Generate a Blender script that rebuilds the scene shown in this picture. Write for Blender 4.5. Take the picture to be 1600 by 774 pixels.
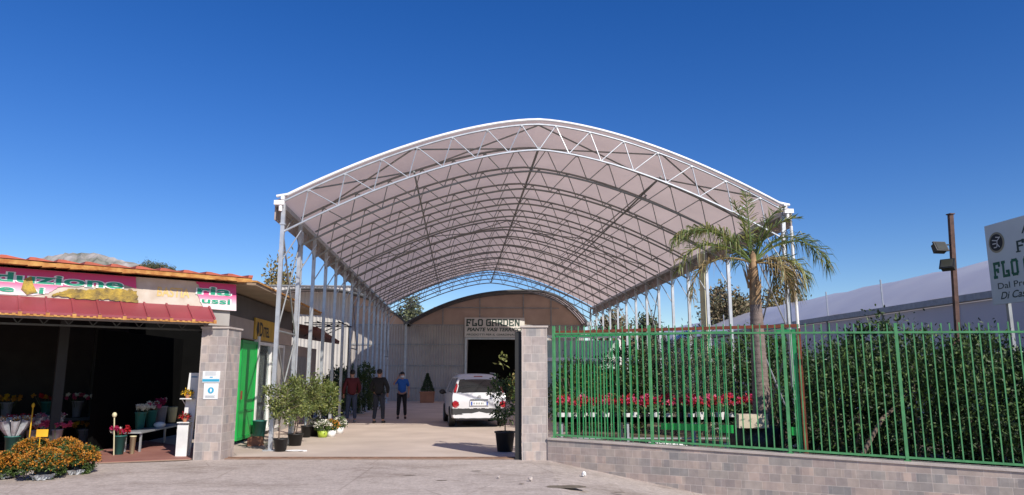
import bpy, math, random
import numpy as np
from mathutils import Vector, Matrix
R = math.radians
for o in list(bpy.data.objects): bpy.data.objects.remove(o)
S = bpy.context.scene
COL = S.collection
# ------------------------------------------------------------------ camera
F_PX, PITCH, H = 1130.0, R(9.9), 1.65
cam_d = bpy.data.cameras.new('camera'); cam = bpy.data.objects.new('camera', cam_d); COL.objects.link(cam)
cam.location = (0, 0, H); cam.rotation_euler = (R(90) + PITCH, 0, 0)
cam_d.sensor_width = 36; cam_d.lens = 36 * F_PX / 1600; cam_d.clip_end = 5000; cam_d.clip_start = .05
S.camera = cam
# ------------------------------------------------------------------ world, sun, exposure
SUN = Vector((.78, -1.12, 1.0)).normalized()
w = bpy.data.worlds.new('World'); S.world = w; w.use_nodes = True
nt = w.node_tree; bg = nt.nodes['Background']
sky = nt.nodes.new('ShaderNodeTexSky'); sky.sky_type = 'NISHITA'; sky.sun_disc = False
sky.sun_elevation = math.asin(SUN.z); sky.sun_rotation = math.atan2(SUN.x, SUN.y)
sky.altitude = 300; sky.air_density = 1.0; sky.dust_density = 0.05; sky.ozone_density = 3.5
hs = nt.nodes.new('ShaderNodeHueSaturation'); hs.inputs['Saturation'].default_value = 1.34; hs.inputs['Value'].default_value = 1.22; hs.inputs['Hue'].default_value = .517
nt.links.new(sky.outputs[0], hs.inputs['Color']); nt.links.new(hs.outputs[0], bg.inputs[0])
bg.inputs[1].default_value = 0.085
sd = bpy.data.lights.new('sun', 'SUN'); so = bpy.data.objects.new('sun', sd); COL.objects.link(so)
sd.energy = 4.6; sd.angle = R(.53); sd.color = (1, .93, .84)
so.rotation_euler = SUN.to_track_quat('Z', 'Y').to_euler(); so.location = (20, -25, 30)
vs = S.view_settings; vs.view_transform = 'Standard'; vs.look = 'None'; vs.exposure = 0.24; vs.gamma = 1
S.render.engine = 'CYCLES'
# ------------------------------------------------------------------ helpers
sP, cP = math.sin(PITCH), math.cos(PITCH)
def ray(px, py):
    a = (px - 800) / F_PX; b = (387 - py) / F_PX
    return a, cP - b * sP, sP + b * cP
def at(px, py, D):
    a, f, z = ray(px, py); t = D / f
    return Vector((a * t, D, H + z * t))
def on_ground(px, py, z=0):
    a, f, r = ray(px, py); t = (z - H) / r
    return Vector((a * t, f * t, z))
def on_plane(px, py, p, n):
    d = Vector(ray(px, py)); o = Vector((0, 0, H)); n = Vector(n)
    return o + d * ((Vector(p) - o).dot(n) / d.dot(n))

def mat(name, col, rough=.7, metal=0, var=.12, scale=3., bump=0, bscale=40., col2=None, spec=.5, trans=0, detail=4):
    m = bpy.data.materials.new(name); m.use_nodes = True; n = m.node_tree; p = n.nodes['Principled BSDF']
    p.inputs['Roughness'].default_value = rough; p.inputs['Metallic'].default_value = metal
    p.inputs['Specular IOR Level'].default_value = spec
    tc = n.nodes.new('ShaderNodeTexCoord')
    no = n.nodes.new('ShaderNodeTexNoise'); no.inputs['Scale'].default_value = scale; no.inputs['Detail'].default_value = detail
    n.links.new(tc.outputs['Object'], no.inputs['Vector'])
    rp = n.nodes.new('ShaderNodeValToRGB'); e = rp.color_ramp.elements
    e[0].position = .32; e[1].position = .68
    c = np.array(col[:3]); c2 = np.array(col2[:3]) if col2 else c * (1 + var)
    c1 = c if col2 else c * (1 - var)
    e[0].color = (*np.clip(c1, 0, 1), 1); e[1].color = (*np.clip(c2, 0, 1), 1)
    n.links.new(no.outputs['Fac'], rp.inputs['Fac']); n.links.new(rp.outputs[0], p.inputs['Base Color'])
    if bump:
        nb = n.nodes.new('ShaderNodeTexNoise'); nb.inputs['Scale'].default_value = bscale; nb.inputs['Detail'].default_value = 5
        n.links.new(tc.outputs['Object'], nb.inputs['Vector'])
        b = n.nodes.new('ShaderNodeBump'); b.inputs['Strength'].default_value = bump; b.inputs['Distance'].default_value = .02
        n.links.new(nb.outputs['Fac'], b.inputs['Height']); n.links.new(b.outputs[0], p.inputs['Normal'])
    if trans:
        t = n.nodes.new('ShaderNodeBsdfTranslucent'); n.links.new(rp.outputs[0], t.inputs[0])
        mx = n.nodes.new('ShaderNodeMixShader'); mx.inputs[0].default_value = trans
        n.links.new(p.outputs[0], mx.inputs[1]); n.links.new(t.outputs[0], mx.inputs[2])
        n.links.new(mx.outputs[0], n.nodes['Material Output'].inputs[0])
    return m

INV = {}
def tag(o, label, cat, group=None, kind=None):
    if label: o['label'] = label
    if cat: o['category'] = cat
    if group: o['group'] = group
    if kind: o['kind'] = kind
    return o
def thing(name, label, cat, loc=(0, 0, 0), rz=0, group=None):
    o = bpy.data.objects.new(name, None); COL.objects.link(o); o.empty_display_size = .2
    o.location = loc; o.rotation_euler = (0, 0, rz)
    INV[o.name] = (Matrix.Translation(Vector(loc)) @ Matrix.Rotation(rz, 4, 'Z')).inverted()
    return tag(o, label, cat, group)

class MB:
    def __init__(s): s.v = []; s.f = []; s.m = []
    def add(s, vs, fs, mi=0):
        b = len(s.v); s.v.extend([tuple(p) for p in vs]); s.f.extend([tuple(i + b for i in f) for f in fs]); s.m.extend([mi] * len(fs)); return s
    def box(s, c, d, mi=0, rz=0, taper=1.0):
        x, y, z = d[0] / 2, d[1] / 2, d[2] / 2
        pts = [(-x, -y, -z), (x, -y, -z), (x, y, -z), (-x, y, -z), (-x * taper, -y * taper, z), (x * taper, -y * taper, z), (x * taper, y * taper, z), (-x * taper, y * taper, z)]
        ca, sa = math.cos(rz), math.sin(rz)
        pts = [(c[0] + p[0] * ca - p[1] * sa, c[1] + p[0] * sa + p[1] * ca, c[2] + p[2]) for p in pts]
        return s.add(pts, [(0, 3, 2, 1), (4, 5, 6, 7), (0, 1, 5, 4), (1, 2, 6, 5), (2, 3, 7, 6), (3, 0, 4, 7)], mi)
    def bx(s, x0, x1, y0, y1, z0, z1, mi=0): return s.box(((x0 + x1) / 2, (y0 + y1) / 2, (z0 + z1) / 2), (x1 - x0, y1 - y0, z1 - z0), mi)
    def tube(s, p0, p1, r, n=6, r2=None, mi=0, cap=True):
        return s.path([p0, p1], [r, r if r2 is None else r2], n, mi, cap)
    def path(s, pts, rs, n=6, mi=0, cap=True):
        pts = [Vector(p) for p in pts]
        if not hasattr(rs, '__len__'): rs = [rs] * len(pts)
        b = len(s.v); up = None
        for i, p in enumerate(pts):
            d = (pts[min(i + 1, len(pts) - 1)] - pts[max(i - 1, 0)])
            if d.length < 1e-9: d = Vector((0, 0, 1))
            d.normalize()
            if up is None: up = Vector((0, 0, 1)) if abs(d.z) < .9 else Vector((0, 1, 0))
            x = d.cross(up)
            if x.length < 1e-4: x = d.cross(Vector((1, 0, 0)))
            x.normalize(); y = x.cross(d); up = y
            for k in range(n):
                a = 2 * math.pi * (k + .5) / n
                s.v.append(tuple(p + (x * math.cos(a) + y * math.sin(a)) * rs[i]))
        for i in range(len(pts) - 1):
            for k in range(n):
                k2 = (k + 1) % n
                s.f.append((b + i * n + k, b + i * n + k2, b + (i + 1) * n + k2, b + (i + 1) * n + k)); s.m.append(mi)
        if cap:
            s.f.append(tuple(b + k for k in range(n))[::-1]); s.m.append(mi)
            e = b + (len(pts) - 1) * n
            s.f.append(tuple(e + k for k in range(n))); s.m.append(mi)
        return s
    def lathe(s, prof, c=(0, 0, 0), n=16, mi=0, axis='z'):
        b = len(s.v)
        for r, z in prof:
            for k in range(n):
                a = 2 * math.pi * k / n; x, y = r * math.cos(a), r * math.sin(a)
                p = (x, y, z) if axis == 'z' else ((z, x, y) if axis == 'x' else (x, z, y))
                s.v.append((c[0] + p[0], c[1] + p[1], c[2] + p[2]))
        for i in range(len(prof) - 1):
            for k in range(n):
                k2 = (k + 1) % n
                s.f.append((b + i * n + k, b + i * n + k2, b + (i + 1) * n + k2, b + (i + 1) * n + k)); s.m.append(mi)
        return s
    def prism(s, poly, fr, th, mi=0):
        """poly in (u,w), fr maps (u, depth, w)->xyz; extruded by th in depth"""
        n = len(poly)
        a = [fr(u, 0, w_) for u, w_ in poly]; c = [fr(u, th, w_) for u, w_ in poly]
        return s.add(a + c, [tuple(range(n)), tuple(range(2 * n - 1, n - 1, -1))] + [(i, i + n, (i + 1) % n + n, (i + 1) % n) for i in range(n)], mi)
    def blob(s, c, r, mi=0, n=10, m=6, jit=0, rnd=None):
        b = len(s.v); rnd = rnd or random
        for i in range(m + 1):
            th = math.pi * i / m
            for k in range(n):
                a = 2 * math.pi * k / n; q = 1 + (rnd.uniform(-jit, jit) if jit else 0)
                s.v.append((c[0] + r[0] * q * math.sin(th) * math.cos(a), c[1] + r[1] * q * math.sin(th) * math.sin(a), c[2] + r[2] * q * math.cos(th)))
        for i in range(m):
            for k in range(n):
                k2 = (k + 1) % n
                s.f.append((b + i * n + k, b + (i + 1) * n + k, b + (i + 1) * n + k2, b + i * n + k2)); s.m.append(mi)
        return s
    def leaves(s, P, L, Wd, mis, rs, up=.4, C=None):
        """diamond leaves at points P (N,3)"""
        N = len(P); P = np.asarray(P, float)
        d = rs.normal(size=(N, 3)); d[:, 2] += .1
        if C is not None:
            o = P - np.asarray(C); o /= np.linalg.norm(o, axis=1, keepdims=True) + 1e-6; d += o * .9
        d /= np.linalg.norm(d, axis=1, keepdims=True)
        q = rs.normal(size=(N, 3)); q[:, 2] += up
        sd_ = np.cross(d, q); sd_ /= np.linalg.norm(sd_, axis=1, keepdims=True) + 1e-9
        nm = np.cross(sd_, d)
        l = L * rs.uniform(.65, 1.25, (N, 1)); wd = Wd * rs.uniform(.7, 1.2, (N, 1))
        v = np.stack([P, P + d * l * .5 + sd_ * wd * .5 + nm * l * .06, P + d * l, P + d * l * .5 - sd_ * wd * .5 + nm * l * .06], 1).reshape(-1, 3)
        b = len(s.v); s.v.extend(map(tuple, v.tolist()))
        idx = (np.arange(N * 4).reshape(N, 4) + b).tolist()
        s.f.extend(map(tuple, idx)); s.m.extend(np.asarray(mis)[rs.integers(0, len(mis), N)].tolist())
        return s
    def build(s, name, mats, parent=None, smooth=False, world=False, label=None):
        me = bpy.data.meshes.new(name)
        v = s.v
        if world and parent is not None:
            M = INV[parent.name]; v = [tuple(M @ Vector(p)) for p in v]
        me.from_pydata(v, [], s.f)
        if not isinstance(mats, (list, tuple)): mats = [mats]
        for m in mats: me.materials.append(m)
        me.polygons.foreach_set('material_index', s.m)
        if smooth: me.polygons.foreach_set('use_smooth', [True] * len(s.f))
        me.update()
        o = bpy.data.objects.new(name, me); COL.objects.link(o)
        if parent is not None: o.parent = parent
        if label: o['label'] = label
        return o
def struct(o): o['kind'] = 'structure'; return o
def copy_tree(o, loc=None, rz=None, label=None, scale=None):
    c = o.copy(); COL.objects.link(c)
    for ch in o.children:
        d = ch.copy(); COL.objects.link(d); d.parent = c
        for g in ch.children:
            e = g.copy(); COL.objects.link(e); e.parent = d
    if loc is not None: c.location = loc
    if rz is not None: c.rotation_euler = (0, 0, rz)
    if label: c['label'] = label
    if scale is not None: c.scale = (scale,) * 3 if not hasattr(scale, '__len__') else scale
    return c
def clumps(rs, c, rad, n, nc=40, spread=.18, shell=.55, flat=1.0):
    """leaf positions grouped in clumps through an ellipsoid"""
    u = rs.normal(size=(nc, 3)); u /= np.linalg.norm(u, axis=1, keepdims=True)
    r = rs.uniform(shell ** 3, 1, (nc, 1)) ** (1 / 3)
    cc = u * r * rs.uniform(.85, 1.08, (nc, 1))
    k = rs.integers(0, nc, n)
    p = cc[k] + rs.normal(size=(n, 3)) * spread * rs.uniform(.6, 1.3, (nc, 1))[k]
    return p * np.asarray(rad) + np.asarray(c)
def text_into(mb, s, fr, x, z, h, wid=None, mi=0, off=0, th=.006, bold=.0, d0=0, shear=0):
    """builtin font text, baseline-left at (x,z), cap height h, in plane mapping fr(u,depth,w)"""
    cu = bpy.data.curves.new('t', 'FONT'); cu.body = s; cu.size = 1; cu.offset = off; cu.resolution_u = 4; cu.shear = shear
    ob = bpy.data.objects.new('t', cu); COL.objects.link(ob)
    bpy.context.view_layer.update()
    me = ob.evaluated_get(bpy.context.evaluated_depsgraph_get()).to_mesh()
    vs = [v.co.copy() for v in me.vertices]; fs = [tuple(p.vertices) for p in me.polygons]
    if vs:
        cap = .729; x0 = min(v.x for v in vs); x1 = max(v.x for v in vs)
        sc = h / cap; sx = sc if wid is None else wid / (x1 - x0)
        mb.add([fr(x + (v.x - x0) * sx, d0, z + v.y * sc) for v in vs], fs, mi)
    ob.to_mesh_clear(); bpy.data.objects.remove(ob); bpy.data.curves.remove(cu)
ORD = ['first', 'second', 'third', 'fourth', 'fifth', 'sixth', 'seventh', 'eighth', 'ninth', 'tenth', 'eleventh', 'twelfth', 'thirteenth', 'fourteenth', 'fifteenth', 'sixteenth', 'seventeenth', 'eighteenth', 'nineteenth', 'twentieth', 'twenty-first', 'twenty-second', 'twenty-third', 'twenty-fourth']

# ------------------------------------------------------------------ materials
def tiles_mat(name, c1, c2, mortar, bw=.34, bh=.17, scale=1.0):
    m = bpy.data.materials.new(name); m.use_nodes = True; n = m.node_tree; p = n.nodes['Principled BSDF']
    tc = n.nodes.new('ShaderNodeTexCoord'); sx = n.nodes.new('ShaderNodeSeparateXYZ'); n.links.new(tc.outputs['Object'], sx.inputs[0])
    ad = n.nodes.new('ShaderNodeMath'); ad.operation = 'ADD'; n.links.new(sx.outputs[0], ad.inputs[0]); n.links.new(sx.outputs[1], ad.inputs[1])
    cb = n.nodes.new('ShaderNodeCombineXYZ'); n.links.new(ad.outputs[0], cb.inputs[0]); n.links.new(sx.outputs[2], cb.inputs[1])
    br = n.nodes.new('ShaderNodeTexBrick'); n.links.new(cb.outputs[0], br.inputs['Vector'])
    br.inputs['Scale'].default_value = scale; br.inputs['Brick Width'].default_value = bw; br.inputs['Row Height'].default_value = bh
    br.inputs['Mortar Size'].default_value = .004; br.inputs['Bias'].default_value = 0; br.offset = .37; br.squash = .62; br.squash_frequency = 3; br.offset_frequency = 2
    br.inputs['Color1'].default_value = (*c1, 1); br.inputs['Color2'].default_value = (*c2, 1); br.inputs['Mortar'].default_value = (*mortar, 1)
    vo = n.nodes.new('ShaderNodeTexVoronoi'); vo.distance = 'CHEBYCHEV'; vo.inputs['Scale'].default_value = 3.1; n.links.new(cb.outputs[0], vo.inputs['Vector'])
    hv = n.nodes.new('ShaderNodeHueSaturation'); sv = n.nodes.new('ShaderNodeSeparateXYZ'); n.links.new(vo.outputs['Color'], sv.inputs[0])
    mr = n.nodes.new('ShaderNodeMapRange'); mr.inputs[3].default_value = .92; mr.inputs[4].default_value = 1.06; n.links.new(sv.outputs[0], mr.inputs[0])
    no = n.nodes.new('ShaderNodeTexNoise'); no.inputs['Scale'].default_value = 9; no.inputs['Detail'].default_value = 6; n.links.new(tc.outputs['Object'], no.inputs['Vector'])
    mr2 = n.nodes.new('ShaderNodeMapRange'); mr2.inputs[1].default_value = .3; mr2.inputs[2].default_value = .7; mr2.inputs[3].default_value = .88; mr2.inputs[4].default_value = 1.1; n.links.new(no.outputs[0], mr2.inputs[0])
    mu = n.nodes.new('ShaderNodeMath'); mu.operation = 'MULTIPLY'; n.links.new(mr.outputs[0], mu.inputs[0]); n.links.new(mr2.outputs[0], mu.inputs[1])
    b2 = n.nodes.new('ShaderNodeTexBrick'); n.links.new(cb.outputs[0], b2.inputs['Vector']); b2.inputs['Scale'].default_value = scale; b2.inputs['Brick Width'].default_value = bw * .5; b2.inputs['Row Height'].default_value = bh
    b2.inputs['Mortar Size'].default_value = .003; b2.offset = .37; b2.squash = .62; b2.squash_frequency = 3; b2.inputs['Color1'].default_value = (.8, .8, .84, 1); b2.inputs['Color2'].default_value = (1.15, 1.1, 1.06, 1); b2.inputs['Mortar'].default_value = (1.1, 1.1, 1.1, 1)
    mm = n.nodes.new('ShaderNodeMixRGB'); mm.blend_type = 'MULTIPLY'; mm.inputs[0].default_value = 1; n.links.new(br.outputs['Color'], mm.inputs[1]); n.links.new(b2.outputs['Color'], mm.inputs[2])
    n.links.new(mm.outputs[0], hv.inputs['Color']); n.links.new(mu.outputs[0], hv.inputs['Value'])
    n.links.new(hv.outputs[0], p.inputs['Base Color']); p.inputs['Roughness'].default_value = .55
    bp = n.nodes.new('ShaderNodeBump'); bp.inputs['Strength'].default_value = .35; bp.inputs['Distance'].default_value = .004; bp.invert = True
    n.links.new(br.outputs['Fac'], bp.inputs['Height']); n.links.new(bp.outputs[0], p.inputs['Normal'])
    return m
M = {}
M['tile'] = tiles_mat('stone_tile', (.43, .36, .32), (.32, .305, .29), (.48, .43, .39), .30, .17)
M['tile_dk'] = tiles_mat('stone_tile_wall', (.42, .34, .295), (.29, .275, .255), (.47, .415, .37), .34, .135)
M['floor_tile'] = tiles_mat('red_floor_tile', (.30, .13, .10), (.26, .115, .09), (.22, .14, .11), .25, .25)
M['cap'] = mat('concrete_cap', (.46, .40, .36), .8, bump=.2)
M['galv'] = mat('galvanised', (.50, .52, .54), .42, .55, .12, 6)
M['galv_dk'] = mat('galvanised_aged', (.30, .31, .31), .5, .5, .15, 5)
M['white_paint'] = mat('white_paint', (.78, .77, .74), .5)
M['sheet'] = mat('pvc_sheet', (.82, .67, .615), .55, var=.07, scale=.7, trans=.36, detail=8, bump=.5, bscale=1.6)
M['sheet_white'] = mat('pvc_white', (.85, .84, .83), .5)
M['green'] = mat('green_paint', (.08, .28, .11), .42, var=.2, scale=8)
def patchy(m, col, pos=.74):
    e = [n for n in m.node_tree.nodes if n.type == 'VALTORGB'][0].color_ramp.elements; x = e.new(pos); x.color = (*col, 1); x = e.new(pos - .02); x.color = e[1].color
patchy(M['green'], (.16, .10, .05), .76)
M['green_br'] = mat('green_paint_gate', (.03, .30, .10), .4, var=.15, scale=7)
M['green_gate'] = mat('green_enamel', (.015, .42, .07), .4, var=.08, scale=3)
M['rust'] = mat('rust', (.20, .05, .025), .85, var=.35, scale=14)
M['rust_pole'] = mat('rusty_brown', (.085, .045, .035), .8, var=.3, scale=12)
M['black'] = mat('black_plastic', (.018, .018, .018), .5)
M['blacksteel'] = mat('black_steel', (.012, .012, .012), .6)
M['conc'] = mat('concrete_wall', (.33, .31, .285), .85, var=.12, scale=2.5, bump=.2)
M['plaster'] = mat('pink_plaster', (.40, .33, .29), .85, var=.1, scale=2, bump=.15)
M['shade_wall'] = mat('painted_interior_shade', (.045, .04, .037), .95, spec=.1)  # near-black colour stands in for the shade of unlit interiors
M['leaf'] = [mat('leaf_a', (.055, .10, .022), .5, trans=.25), mat('leaf_b', (.10, .15, .035), .5, trans=.25), mat('leaf_c', (.035, .065, .018), .5, trans=.2)]
M['laurel'] = [mat('laurel_a', (.15, .19, .05), .45, trans=.3), mat('laurel_b', (.25, .27, .08), .45, trans=.3), mat('laurel_c', (.09, .12, .03), .45, trans=.2)]
M['hedge'] = [mat('hedge_a', (.04, .078, .02), .55, trans=.12), mat('hedge_b', (.085, .14, .035), .55, trans=.15), mat('hedge_c', (.02, .042, .014), .55, trans=.1)]
M['olive'] = [mat('olive_a', (.10, .115, .075), .55), mat('olive_b', (.15, .165, .07), .55), mat('olive_c', (.06, .075, .045), .55)]
M['autumn'] = [mat('autumn_a', (.22, .16, .05), .6), mat('autumn_b', (.14, .13, .05), .6), mat('autumn_c', (.28, .2, .08), .6)]
M['brownleaf'] = [mat('brown_a', (.17, .14, .075), .7), mat('brown_b', (.13, .13, .065), .7), mat('brown_c', (.22, .16, .09), .7)]
M['bark'] = mat('bark', (.14, .10, .075), .9, var=.3, scale=15, bump=.5)
M['stem'] = mat('stem_green', (.10, .12, .05), .7)
M['terracotta'] = mat('terracotta', (.38, .17, .09), .8)
M['teal'] = mat('teal_bucket', (.03, .15, .13), .4)
M['greybucket'] = mat('grey_bucket', (.32, .31, .34), .45)
M['white_pl'] = mat('white_plastic', (.75, .75, .73), .45)
M['cream'] = mat('cream_box', (.6, .55, .35), .6)
M['soil'] = mat('soil', (.05, .035, .025), .95)
def petal(n, c): return mat('petal_' + n, c, .6, trans=.2)
M['p_orange'] = petal('orange', (.52, .22, .02)); M['p_orange2'] = petal('dark_orange', (.40, .14, .015)); M['p_red'] = petal('red', (.45, .01, .02))
M['p_pink'] = petal('pink', (.62, .08, .19)); M['p_white'] = petal('white', (.8, .77, .68)); M['p_yellow'] = petal('yellow', (.75, .45, .02)); M['p_mag'] = petal('magenta', (.45, .02, .10))
M['film'] = mat('clear_wrap', (.40, .42, .44), .2, var=.2, scale=12, spec=1)
M['glass_dk'] = mat('dark_glass', (.012, .015, .016), .06, spec=1.0)
M['skin'] = mat('skin', (.42, .23, .16), .6)

# ------------------------------------------------------------------ ground
def noise_ground(name):
    m = bpy.data.materials.new(name); m.use_nodes = True; n = m.node_tree; p = n.nodes['Principled BSDF']; L = n.links.new
    tc = n.nodes.new('ShaderNodeTexCoord')
    def no(sc, det, rough=.6, st=None):
        q = n.nodes.new('ShaderNodeTexNoise'); q.inputs['Scale'].default_value = sc; q.inputs['Detail'].default_value = det; q.inputs['Roughness'].default_value = rough
        if st:
            mp = n.nodes.new('ShaderNodeMapping'); mp.inputs['Scale'].default_value = st; L(tc.outputs['Object'], mp.inputs[0]); L(mp.outputs[0], q.inputs['Vector'])
        else: L(tc.outputs['Object'], q.inputs['Vector'])
        return q
    def ramp(src, a, b, ca, cb):
        r = n.nodes.new('ShaderNodeValToRGB'); r.color_ramp.elements[0].position = a; r.color_ramp.elements[1].position = b
        r.color_ramp.elements[0].color = (*ca, 1); r.color_ramp.elements[1].color = (*cb, 1); L(src, r.inputs[0]); return r
    def mix(f, a, b, bt='MIX', fv=None):
        x = n.nodes.new('ShaderNodeMixRGB'); x.blend_type = bt
        if f is not None: L(f, x.inputs[0])
        else: x.inputs[0].default_value = fv
        L(a, x.inputs[1]); L(b, x.inputs[2]); return x.outputs[0]
    big = ramp(no(.35, 6, .65).outputs[0], .3, .7, (.44, .375, .335), (.56, .485, .43))
    fine = ramp(no(22, 8, .7).outputs[0], .35, .65, (.84, .84, .84), (1.1, 1.1, 1.1))
    c = mix(None, big.outputs[0], fine.outputs[0], 'MULTIPLY', 1)
    # tyre marks and dirt drifts, long across the gateway
    dr = ramp(no(.9, 5, .6, (.7, 1.1, 1)).outputs[0], .50, .72, (1, 1, 1), (.62, .59, .56))
    c = mix(None, c, dr.outputs[0], 'MULTIPLY', .85)
    d2 = ramp(no(5.5, 8, .75).outputs[0], .40, .62, (.84, .82, .80), (1.06, 1.05, 1.04)); c = mix(None, c, d2.outputs[0], 'MULTIPLY', 1)
    sp = ramp(no(3.2, 3, .5).outputs[0], .66, .74, (1, 1, 1), (.66, .62, .58))
    c = mix(None, c, sp.outputs[0], 'MULTIPLY', .7)
    vo = n.nodes.new('ShaderNodeTexVoronoi'); vo.feature = 'DISTANCE_TO_EDGE'; vo.inputs['Scale'].default_value = .42
    L(tc.outputs['Object'], vo.inputs['Vector'])
    cr = ramp(vo.outputs['Distance'], .0, .006, (.6, .57, .54), (1, 1, 1)); c = mix(None, c, cr.outputs[0], 'MULTIPLY', .6)
    L(c, p.inputs['Base Color']); p.inputs['Roughness'].default_value = .9
    b = n.nodes.new('ShaderNodeBump'); b.inputs['Strength'].default_value = .35; b.inputs['Distance'].default_value = .01
    L(no(60, 6, .7).outputs[0], b.inputs['Height']); L(b.outputs[0], p.inputs['Normal'])
    return m
M['road'] = noise_ground('worn_concrete')
M['yard'] = mat('yard_concrete', (.47, .385, .32), .9, scale=.8, col2=(.59, .49, .41), bump=.3, bscale=50, detail=8)
M['earth'] = mat('earth', (.12, .09, .06), .95, var=.3, scale=1.2, bump=.4)
def yline(x): return 14.47 if x < .7 else (14.47 - .51 * (min(x, 14) - .7))
def drop(x): return .158 * min(max(x - .7, 0), 8)
mb = MB()
xs = sorted(set([-900, -300, -100, -50, -30, -20] + [round(-16 + .5 * i, 2) for i in range(63)] + [.7, 17, 22, 30, 50, 100, 300, 900]))
vsn = [-400, -100, -40, -20, -14, -10, -8, -6, -5, -4, -3, -2.4, -1.8, -1.2, -.6, -.2, 0, .12, .5, 1.5, 4, 8, 12, 20, 30, 45, 70, 120, 250, 500, 1200, 2500]
rs0 = np.random.default_rng(3)
for i, x in enumerate(xs):
    for v in vsn:
        y = yline(x) + v
        z = -drop(x) * (1 if v <= .001 else 0)
        if v < 0 and abs(x) < 20: z += .012 * math.sin(x * 1.3 + v) * min(1, -v)
        mb.v.append((x, y, z))
nV = len(vsn)
for i in range(len(xs) - 1):
    for j in range(nV - 1):
        mb.f.append((i * nV + j, (i + 1) * nV + j, (i + 1) * nV + j + 1, i * nV + j + 1)); mb.m.append(0 if vsn[j] < 0 or xs[i] < .7 else 1)
struct(mb.build('ground', [M['road'], M['earth']]))
# yard paving inside the gate
mb = MB(); mb.add([(-5.62, 15.0, .006), (.75, 15.0, .006), (1.4, 20, .006), (6, 46, .006), (-16, 46, .006), (-6.5, 17, .006), (-5.62, 15.3, .006)], [(0, 1, 2, 3, 4, 5, 6)])
struct(mb.build('yard_paving', M['yard']))
mb = MB()
for k, (x0, x1) in enumerate([(-5.62, -.4), (-.4, .2)]): mb.bx(x0, x1, 14.62, 14.78, .003 + .002 * k, .016 + .002 * k, 0)
mb.bx(-5.62, .2, 14.80, 14.83, .004, .03, 1)
struct(mb.build('gate_threshold', [mat('threshold_brown', (.27, .17, .115), .85, var=.2, scale=6), mat('rail_brown', (.20, .11, .07), .8, var=.3, scale=8)]))
# stain + litter
def puddle(name, px, py, rx, ry, m, label):
    c = on_ground(px, py, -drop(on_ground(px, py).x)); q = MB(); n = 26; r = random.Random(int(px))
    q.v = [(c.x + rx * math.cos(a) * k, c.y + ry * math.sin(a) * k, c.z + .014) for i in range(n) for a, k in [(2 * math.pi * i / n, r.uniform(.75, 1.1))]]
    q.f = [tuple(range(n))]; q.m = [0]; return struct(q.build(name, m))
puddle('stain', 886, 762, .34, .16, mat('oil_stain', (.17, .135, .10), .6, var=.25, scale=12), '')
for i, (px, py, a, b) in enumerate([(745, 737, .10, .03), (872, 750, .07, .02), (966, 771, .12, .03), (690, 752, .1, .03), (815, 757, .05, .03), (640, 744, .12, .03)]):
    puddle('stain', px, py, a, b, M['earth'], '')

# ------------------------------------------------------------------ hill
mb = MB(); r = random.Random(5); N = 150; K = 26
prof = [(-260, 420), (-60, 412), (20, 408), (55, 402), (75, 398), (100, 393), (150, 393), (175, 400), (215, 410), (240, 414), (280, 420), (340, 432), (420, 452), (520, 475), (700, 500)]
def interp(x, t):
    for (a, b), (c, d) in zip(t, t[1:]):
        if a <= x <= c: return b + (d - b) * (x - a) / (c - a)
    return t[-1][1]
for i in range(N):
    px = -260 + 960 * i / (N - 1)
    for k in range(K):
        q = k / (K - 1); D = 650 + 260 * q
        top = at(px, interp(px, prof) + r.uniform(-1.2, 1.2), 910)
        z = top.z * (q ** .75) + (r.uniform(-3, 3) if 0 < k < K - 1 else 0) - 2
        x = at(px, 400, 910).x * D / 910
        mb.v.append((x, D, z))
for i in range(N - 1):
    for k in range(K - 1): mb.f.append((i * K + k, (i + 1) * K + k, (i + 1) * K + k + 1, i * K + k + 1)); mb.m.append(0)
hm = mat('rocky_hill', (.12, .13, .085), .95, scale=.045, col2=(.42, .38, .36), detail=9, bump=.6, bscale=.3)
struct(mb.build('hill', hm))

# ------------------------------------------------------------------ generic trees
def tree(name, label, loc, h, rad, mats, n=5000, leaf=.3, trunk=.3, seed=1, group=None, base=.35, bark=None):
    t = thing(name, label, 'tree', loc, 0, group); rs = np.random.default_rng(seed); rd = random.Random(seed)
    q = MB(); q.path([(0, 0, 0), (rd.uniform(-.2, .2), 0, h * base * .6), (0, rd.uniform(-.2, .2), h * .8)], [trunk, trunk * .75, trunk * .25], 8)
    for k in range(9):
        a = rd.uniform(0, 6.28); z0 = h * rd.uniform(base * .7, .7); l = rd.uniform(.5, .9)
        q.path([(0, 0, z0), (rad[0] * l * .5 * math.cos(a), rad[1] * l * .5 * math.sin(a), z0 + h * .10), (rad[0] * l * math.cos(a), rad[1] * l * math.sin(a), z0 + h * .22)], [trunk * .4, trunk * .25, trunk * .08], 6)
    q.build('trunk', bark or M['bark'], t, True)
    q = MB(); c = (0, 0, h * (1 + base) / 2)
    P = clumps(rs, c, (rad[0], rad[1], h * (1 - base) / 2), n, 55, .2, .35)
    q.leaves(P, leaf, leaf * .55, [0, 1, 2], rs, .6, c); q.build('crown', mats, t)
    return t
def px_tree(px, ytop, ybase_z, D, wpx, mats, label, seed, name='tree', n=5000, leaf=.35, base=.3):
    p = at(px, ytop, D); hh = p.z; rr = wpx / 2 / F_PX * D
    return tree(name, label, (p.x, D, 0), hh, (rr, rr), mats, n, leaf, .04 * hh, seed, 'trees beyond the greenhouses', base)
px_tree(438, 418, 0, 60, 52, M['autumn'], 'yellowing tree rising behind the flower shop roof', 11, n=4000)
px_tree(640, 462, 0, 75, 34, M['olive'], 'grey green tree behind the valley between the two greenhouse vaults', 12, n=3500)
px_tree(1135, 452, 0, 62, 78, M['brownleaf'], 'brownish olive round tree behind the palm', 13, n=7000)
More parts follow.
